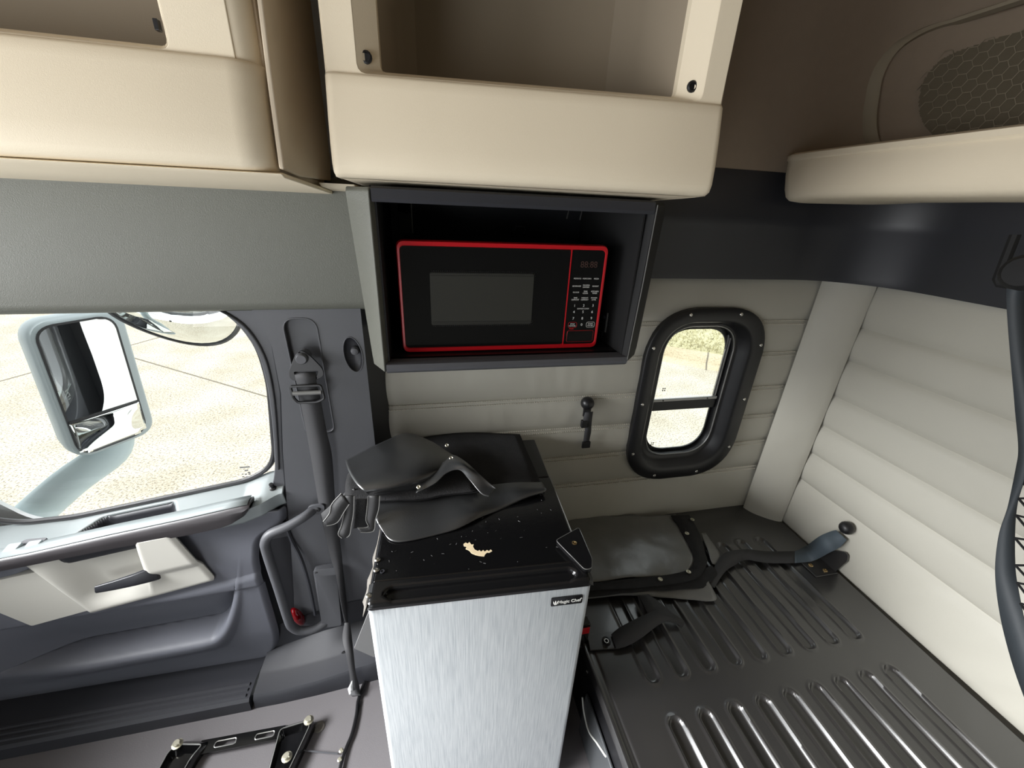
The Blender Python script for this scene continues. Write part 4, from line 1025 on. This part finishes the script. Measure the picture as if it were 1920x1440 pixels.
# ================================================================== PILLAR FITTINGS
sb = thing('seat_belt', (-.33, 1.11, .45), 'dark grey seat belt hanging from its pillar anchor beside the door', 'seat belt')
ap = rnd([(-.363, 1.165), (-.361, 1.142), (-.338, 1.137), (-.300, 1.139), (-.276, 1.150), (-.276, 1.172), (-.302, 1.210), (-.322, 1.228), (-.338, 1.214)], .010, 4)
sl = rnd([(-.350, 1.166), (-.346, 1.152), (-.292, 1.153), (-.288, 1.166)], .004, 3)
obj('anchor_plate', plate(nb(), ap, [sl], yz(1.094), .006), M['black'], sb, bevel=.002)
obj('anchor_bolt', lathe(nb(), [(.016, -.035), (.016, 0), (.014, .009), (.012, .011), (0, .011)], (-.323, 1.094, 1.204), (0, -1, 0), 20), M['charcoal'], sb)
wp = [((-.349, 1.099, 1.162), (-.296, 1.099, 1.162)), ((-.347, 1.090, 1.15), (-.296, 1.090, 1.15)), ((-.346, 1.090, 1.12), (-.296, 1.090, 1.12)), ((-.347, 1.092, 1.09), (-.294, 1.092, 1.09)), ((-.347, 1.096, .977), (-.293, 1.096, .974)), ((-.349, 1.10, .88), (-.291, 1.10, .88)), ((-.354, 1.106, .68), (-.307, 1.106, .678)), ((-.350, 1.106, .5), (-.312, 1.106, .498)), ((-.334, 1.08, .42), (-.312, 1.09, .42)), ((-.330, 1.066, .3), (-.316, 1.085, .29)), ((-.328, 1.06, .215), (-.318, 1.06, .2))]
bm = nb(); strap(bm, wp, 5); obj('webbing', bm, M['webbing'], sb, solid=.002)
bm = nb(); tube(bm, [(x, 1.086, z) for x, z in rnd([(-.362, 1.128), (-.286, 1.128), (-.282, 1.088), (-.300, 1.078), (-.350, 1.078), (-.360, 1.094)], .006, 3)], .004, 6, closed=True)
obj('adjuster', bm, M['black'], sb)
bm = nb(); tube(bm, [(-.358, 1.083, 1.108), (-.286, 1.083, 1.108)], .006, 8); obj('adjuster_bar', bm, M['sheen'], sb)

gh = thing('grab_handle', (-.43, 1.07, .19), 'dark grey tubular grab handle on the pillar behind the door', 'handle')
gp = cr([(-.372, 1.108, .690), (-.394, 1.085, .684), (-.44, 1.068, .668), (-.488, 1.062, .652), (-.508, 1.060, .625), (-.512, 1.060, .58), (-.507, 1.060, .42), (-.503, 1.060, .27), (-.497, 1.062, .228), (-.475, 1.064, .200), (-.43, 1.070, .190), (-.39, 1.088, .200), (-.37, 1.108, .207)], 5)
bm = nb(); tube(bm, gp, .0145, 12); obj('tube', bm, M['charcoal'], gh, smooth=60)
for z0, nm in ((.695, 1), (.206, -1)):
    pts = rnd([(-.392, z0 - .022), (-.340, z0 - .018), (-.334, z0 + .02), (-.385, z0 + .016)], .014, 4)
    fl = obj('flange', plate(nb(), pts, [], yz(1.098), .008), M['charcoal'], gh, bevel=.003)
    proto('screw', screw_bm(.008, .004), M['black'], fl, (-.356, 1.098, z0 + .001))

cd_ = thing('tangled_cord', (-.3, .9, 0), 'thin black strap and cord trailing from the pillar onto the floor', 'cord')
def Y(u, v, y): return P(u, v, 'y', y)
bm = nb(); strap(bm, [(Y(646, 1168, 1.035), Y(656, 1168, 1.035)), (Y(642, 1195, 1.01), Y(660, 1195, 1.01)), (Y(648, 1225, .968), Y(663, 1225, .968)), (Y(655, 1262, .945), Y(667, 1262, .945)), (Y(657, 1288, .94), Y(674, 1288, .94)), (Z(660, 1306, .02), Z(676, 1304, .02)), (Z(672, 1298, .008), Z(683, 1296, .008)), (Z(684, 1275, .006), Z(690, 1274, .006))], 5)
obj('strap_piece', bm, M['webbing'], cd_, solid=.002)
bm = nb(); tube(bm, cr([Z(686, 1272, .008), Z(672, 1310, .008), Z(668, 1340, .008), Z(660, 1375, .008), Z(650, 1400, .008), Z(640, 1430, .01), Z(634, 1460, .01)], 5), .005, 6); obj('cord_piece', bm, M['black'], cd_)
bm = nb(); tube(bm, cr([Z(676, 1315, .006), Z(668, 1350, .006), Z(662, 1370, .006)], 5), .0022, 5); obj('cord_piece', bm, M['black'], cd_)
bm = nb(); tube(bm, cr([Z(558, 1405, .012), Z(590, 1409, .01), Z(634, 1413, .008)], 5), .0022, 5); obj('tie_cord', bm, M['charcoal'], cd_)
for u, v in ((640, 1408), (637, 1425)):
    bm = nb(); lathe(bm, [(.007, 0), (.007, .004), (.004, .006), (0, .006)], Z(u, v, .012), (0, 0, 1), 10); obj('cord_ring', bm, M['zinc'], cd_)
bm = nb(); lathe(bm, [(.016, 0), (.016, .012), (.010, .016), (0, .016)], Y(647, 1222, 1.055), (0, -1, 0), 14); obj('anchor_bolt', bm, M['black'], cd_)
bm = nb(); strap(bm, [(Y(652, 1292, .935), Y(660, 1276, .935)), (Y(655, 1304, .932), Y(663, 1300, .932))], 3); cc = obj('white_tag', bm, M['white'], cd_, solid=.001)
fq = [Y(690, 1150, .86), Y(664, 1216, .86), Y(700, 1232, .86)]
obj('side_flap', plate(nb(), [(q.x, q.z) for q in fq] + [(-.126, fq[2].z + .01), (-.126, fq[0].z)], [], yz(.86), .004), M['greypanel'], fr)

# seat mount on the floor
sm = thing('seat_mount', (-.62, .83, 0), 'black steel seat mount frame bolted to the bare floor', 'seat mount')
def xyplate(pts, z, t, r=.01, holes=()):
    return plate(nb(), rnd(pts, r, 3), [rnd(h, .006, 3) for h in holes], lambda a, b, d: (a, b, z - d), t)
h1 = [(-.70, .846), (-.64, .846), (-.64, .862), (-.70, .862)]; h2 = [(-.585, .845), (-.53, .845), (-.53, .860), (-.585, .860)]
obj('cross_bar', xyplate([(-.745, .836), (-.50, .834), (-.50, .870), (-.745, .874)], .022, .006, .003, (h1, h2)), M['black_gloss'], sm, bevel=.0015)
for hx in (h1, h2):
    bm = nb(); tube(bm, [(a, b, .022) for a, b in rnd(hx, .006, 3)], .0018, 5, closed=True); obj('slot_rim', bm, M['sheen'], sm)
for sg, pts in ((1, [(-.52, .866), (-.425, .876), (-.408, .86), (-.43, .79), (-.452, .72), (-.52, .70)]), (-1, [(-.715, .868), (-.80, .884), (-.828, .868), (-.835, .80), (-.835, .70), (-.76, .70), (-.738, .83)])):
    bm = nb(); c = (sum(p[0] for p in pts) / 6.2, .80)
    c = ((-.475, .80) if sg > 0 else (-.79, .80))
    o_ = rnd(pts, .012, 3)
    loft(bm, [[(a, b, .002) for a, b in o_], [(a, b, .024) for a, b in grow(o_, .97, c)], [(a, b, .036) for a, b in grow(o_, .84, c)], [(a, b, .037) for a, b in grow(o_, .76, c)], [(a, b, .016) for a, b in grow(o_, .62, c)]])
    fo = obj('foot_plate', bm, M['black_gloss'], sm, smooth=35)
    bm = nb(); tube(bm, [(a, b, .0375) for a, b in grow(o_, .80, c)], .0016, 5, closed=True); obj('wear_glint_edge', bm, M['sheen'], fo)
bt = None
for x, y in ((-.804, .868), (-.428, .862), (-.469, .772), (-.818, .765)):
    bmx = lathe(nb(), [(.015, 0), (.015, .003), (.010, .004), (.010, .011), (.008, .013), (0, .013)], (0, 0, 0), (0, 0, 1), 12)
    if bt is None: bt = proto('bolt', bmx, M['zinc'], sm, (x, y, .036))
    else: bmx.free(); inst(bt, sm, (x, y, .036))
for x, y in ((-.735, .856), (-.497, .862)):
    bm = nb(); lathe(bm, [(.006, 0), (.006, .002), (.0, .002)], (x, y, .022), (0, 0, 1), 10); obj('bolt_hole', bm, M['black_matte'], sm)
wsh = tag(obj('floor_grommet', lathe(nb(), [(.017, 0), (.017, .002), (.014, .004), (.011, .003), (.010, .001), (0, .001)], P(599, 1363, 'z', 0), (0, 0, 1), 20), M['torn'], None), 'pale ring set in the floor beside the seat mount', 'grommet')

# ================================================================== NET AND HOOK AT THE RIGHT EDGE
rn = thing('restraint_net', (1.08, .4, .8), 'black bunk restraint net with wide webbing edge hanging at the right', 'net')
X = lambda u, v, x=1.08: P(u, v, 'x', x)
prs = [((1889, 530), (1925, 530)), ((1887, 560), (1922, 560)), ((1894, 660), (1930, 660)), ((1903, 770), (1938, 765)), ((1909, 840), (1930, 850)), ((1904, 880), (1922, 890)), ((1888, 955), (1910, 935)), ((1872, 1010), (1904, 985)), ((1866, 1080), (1904, 1060)), ((1876, 1160), (1910, 1110)), ((1898, 1245), (1924, 1180)), ((1925, 1320), (1950, 1260)), ((1960, 1400), (1990, 1340))]
bm = nb(); strap(bm, [(X(*a), X(*b, 1.085 + .01 * math.sin(i))) for i, (a, b) in enumerate(prs)], 6); obj('webbing_edge', bm, M['webbing_dk'], rn, solid=.002)
bm = nb()
R2 = cr([X(*b) for a, b in prs[4:]], 3); R3 = cr([X(u, v) for u, v in ((1930, 840), (1960, 880), (1975, 950), (1985, 1010), (1990, 1080), (1995, 1150), (2000, 1230), (2010, 1300), (2020, 1380))], 3)
for i in range(0, len(R2) - 3, 2):
    mid = (R2[i] + R3[i + 3]) / 2 + Vector((.01, 0, -.01)); tube(bm, [R2[i], mid, R3[i + 3]], .0022, 5)
    mid = (R2[i + 2] + R3[i]) / 2 + Vector((.01, 0, -.02)); tube(bm, [R2[i + 2], mid, R3[i]], .0022, 5)
nt_ = obj('netting', bm, M['black_matte'], rn); nt_['kind'] = 'stuff'
hk = thing('hook_bracket', (1.15, .6, 1.5), 'dark plastic hook bracket on the black band, upper right', 'hook')
bm = nb(); tube(bm, [X(1904, 440, 1.2), X(1888, 480, 1.2), X(1871, 524, 1.2), X(1876, 532, 1.2), X(1892, 534, 1.2), X(1925, 530, 1.2)], .009, 8); obj('hook_arm', bm, M['black_matte'], hk)
bm = nb(); lathe(bm, [(.030, -.06), (.032, .0), (.032, .02), (.025, .03), (0, .032)], X(1926, 512, 1.09), (-1, -.25, .1), 18); obj('hook_base', bm, M['black_matte'], hk)

# ================================================================== MIRRORS OUTSIDE
mr = thing('door_mirror', (-1.15, 1.5, .74), 'large grey door mirror outside the passenger window', 'mirror')
MN = Vector((.80, -.60, 0)).normalized(); MU = Vector((.60, .80, 0)); MC = Vector((-1.088, 1.500, .985))
tilt = .05
def ML(a, c, d): return MC + MU * (a + tilt * c) + Vector((0, 0, c)) + MN * d
def mloop(w, hh, r, d, da=0): return [ML(a + da, c, d) for a, c in rrect(-w, w, -hh, hh, r, 6)]
bm = nb(); loft(bm, [mloop(.108, .226, .05, .006), mloop(.114, .232, .052, .001), mloop(.1145, .2325, .052, -.012), mloop(.118, .236, .055, -.016), mloop(.119, .237, .055, -.05), mloop(.116, .232, .06, -.085), mloop(.10, .215, .06, -.105), mloop(.06, .17, .06, -.115)])
obj('mirror_housing', bm, M['mirror_grey'], mr, smooth=50)
bm = nb(); loft(bm, [mloop(.0985, .2215, .046, .0055, -.008), mloop(.0985, .2215, .046, .0085, -.008), mloop(.093, .215, .042, .0085, -.008), mloop(.093, .215, .042, -.001, -.008)], cap=False)
obj('mirror_rim', bm, M['rubber'], mr)
bm = nb(); plate(bm, rnd([(-.102, -.092), (.086, -.092), (.086, .216), (-.102, .216)], [.006, .006, .04, .04], 5), [], lambda a, b, d: ML(a, b, .0075 - d), .003)
obj('flat_glass', bm, M['mirror'], mr)
bm = nb(); grid(bm, 20, 12, lambda u, v: ML(-.102 + .188 * u, -.216 + .118 * v, .0075 + .014 * (1 - (2 * u - 1) ** 2) * (1 - (2 * v - 1) ** 2)), skip=lambda u, v: not inside((u, v), rnd([(0, 0), (1, 0), (1, 1), (0, 1)], [.22, .22, .03, .03], 5)))
obj('convex_glass', bm, M['mirror'], mr, solid=-.002, smooth=80)
bm = nb(); bx_ = [ML(-.102, -.098, .006), ML(.086, -.098, .006), ML(.086, -.092, .006), ML(-.102, -.092, .006)]
loft(bm, [bx_, [p + MN * .006 for p in bx_]]); obj('glass_divider', bm, M['rubber'], mr)
a0, a1, a2 = P(205, 850, 'y', 1.5), P(130, 905, 'y', 1.42), P(40, 985, 'y', 1.33)
bm = nb(); tube(bm, cr([a0 + Vector((.02, .02, .06)), a0, a1, a2, a2 + (a2 - a1)], 5), .058, 14, flat=.6)
obj('mirror_arm', bm, M['mirror_lt'], mr, smooth=60)
# look-down mirror above the window
lk = thing('lookdown_mirror', (-.67, 1.33, 1.2), 'curved look-down mirror under the top of the passenger window', 'mirror')
LC = Vector((-.715, 1.34, 1.28)); LS = Vector((0, -.64, .768)); LNn = Vector((0, -.768, -.64))
def lkp(k, d): return [LC + Vector((.163 * k * math.cos(t), 0, 0)) + LS * (.172 * k * math.sin(t) * (1 - .12 * math.cos(2 * t))) + LNn * d for t in [2 * PI * i / 44 for i in range(44)]]
bm = nb(); loft(bm, [lkp(.98, .004), lkp(1.02, .0), lkp(1.03, -.01), lkp(1.0, -.03), lkp(.8, -.055), lkp(.3, -.065)]); obj('mirror_shell', bm, M['rubber'], lk, smooth=60)
bm = nb(); loft(bm, [lkp(.985, .003), lkp(.9, .012), lkp(.75, .024), lkp(.5, .036), lkp(.25, .042), lkp(.02, .044)], cap=False); obj('mirror_glass', bm, M['mirror'], lk, smooth=80)
bm = nb(); tube(bm, lkp(1.0, .003), .0065, 6, closed=True); obj('mirror_rim', bm, M['rubber'], lk, smooth=60)
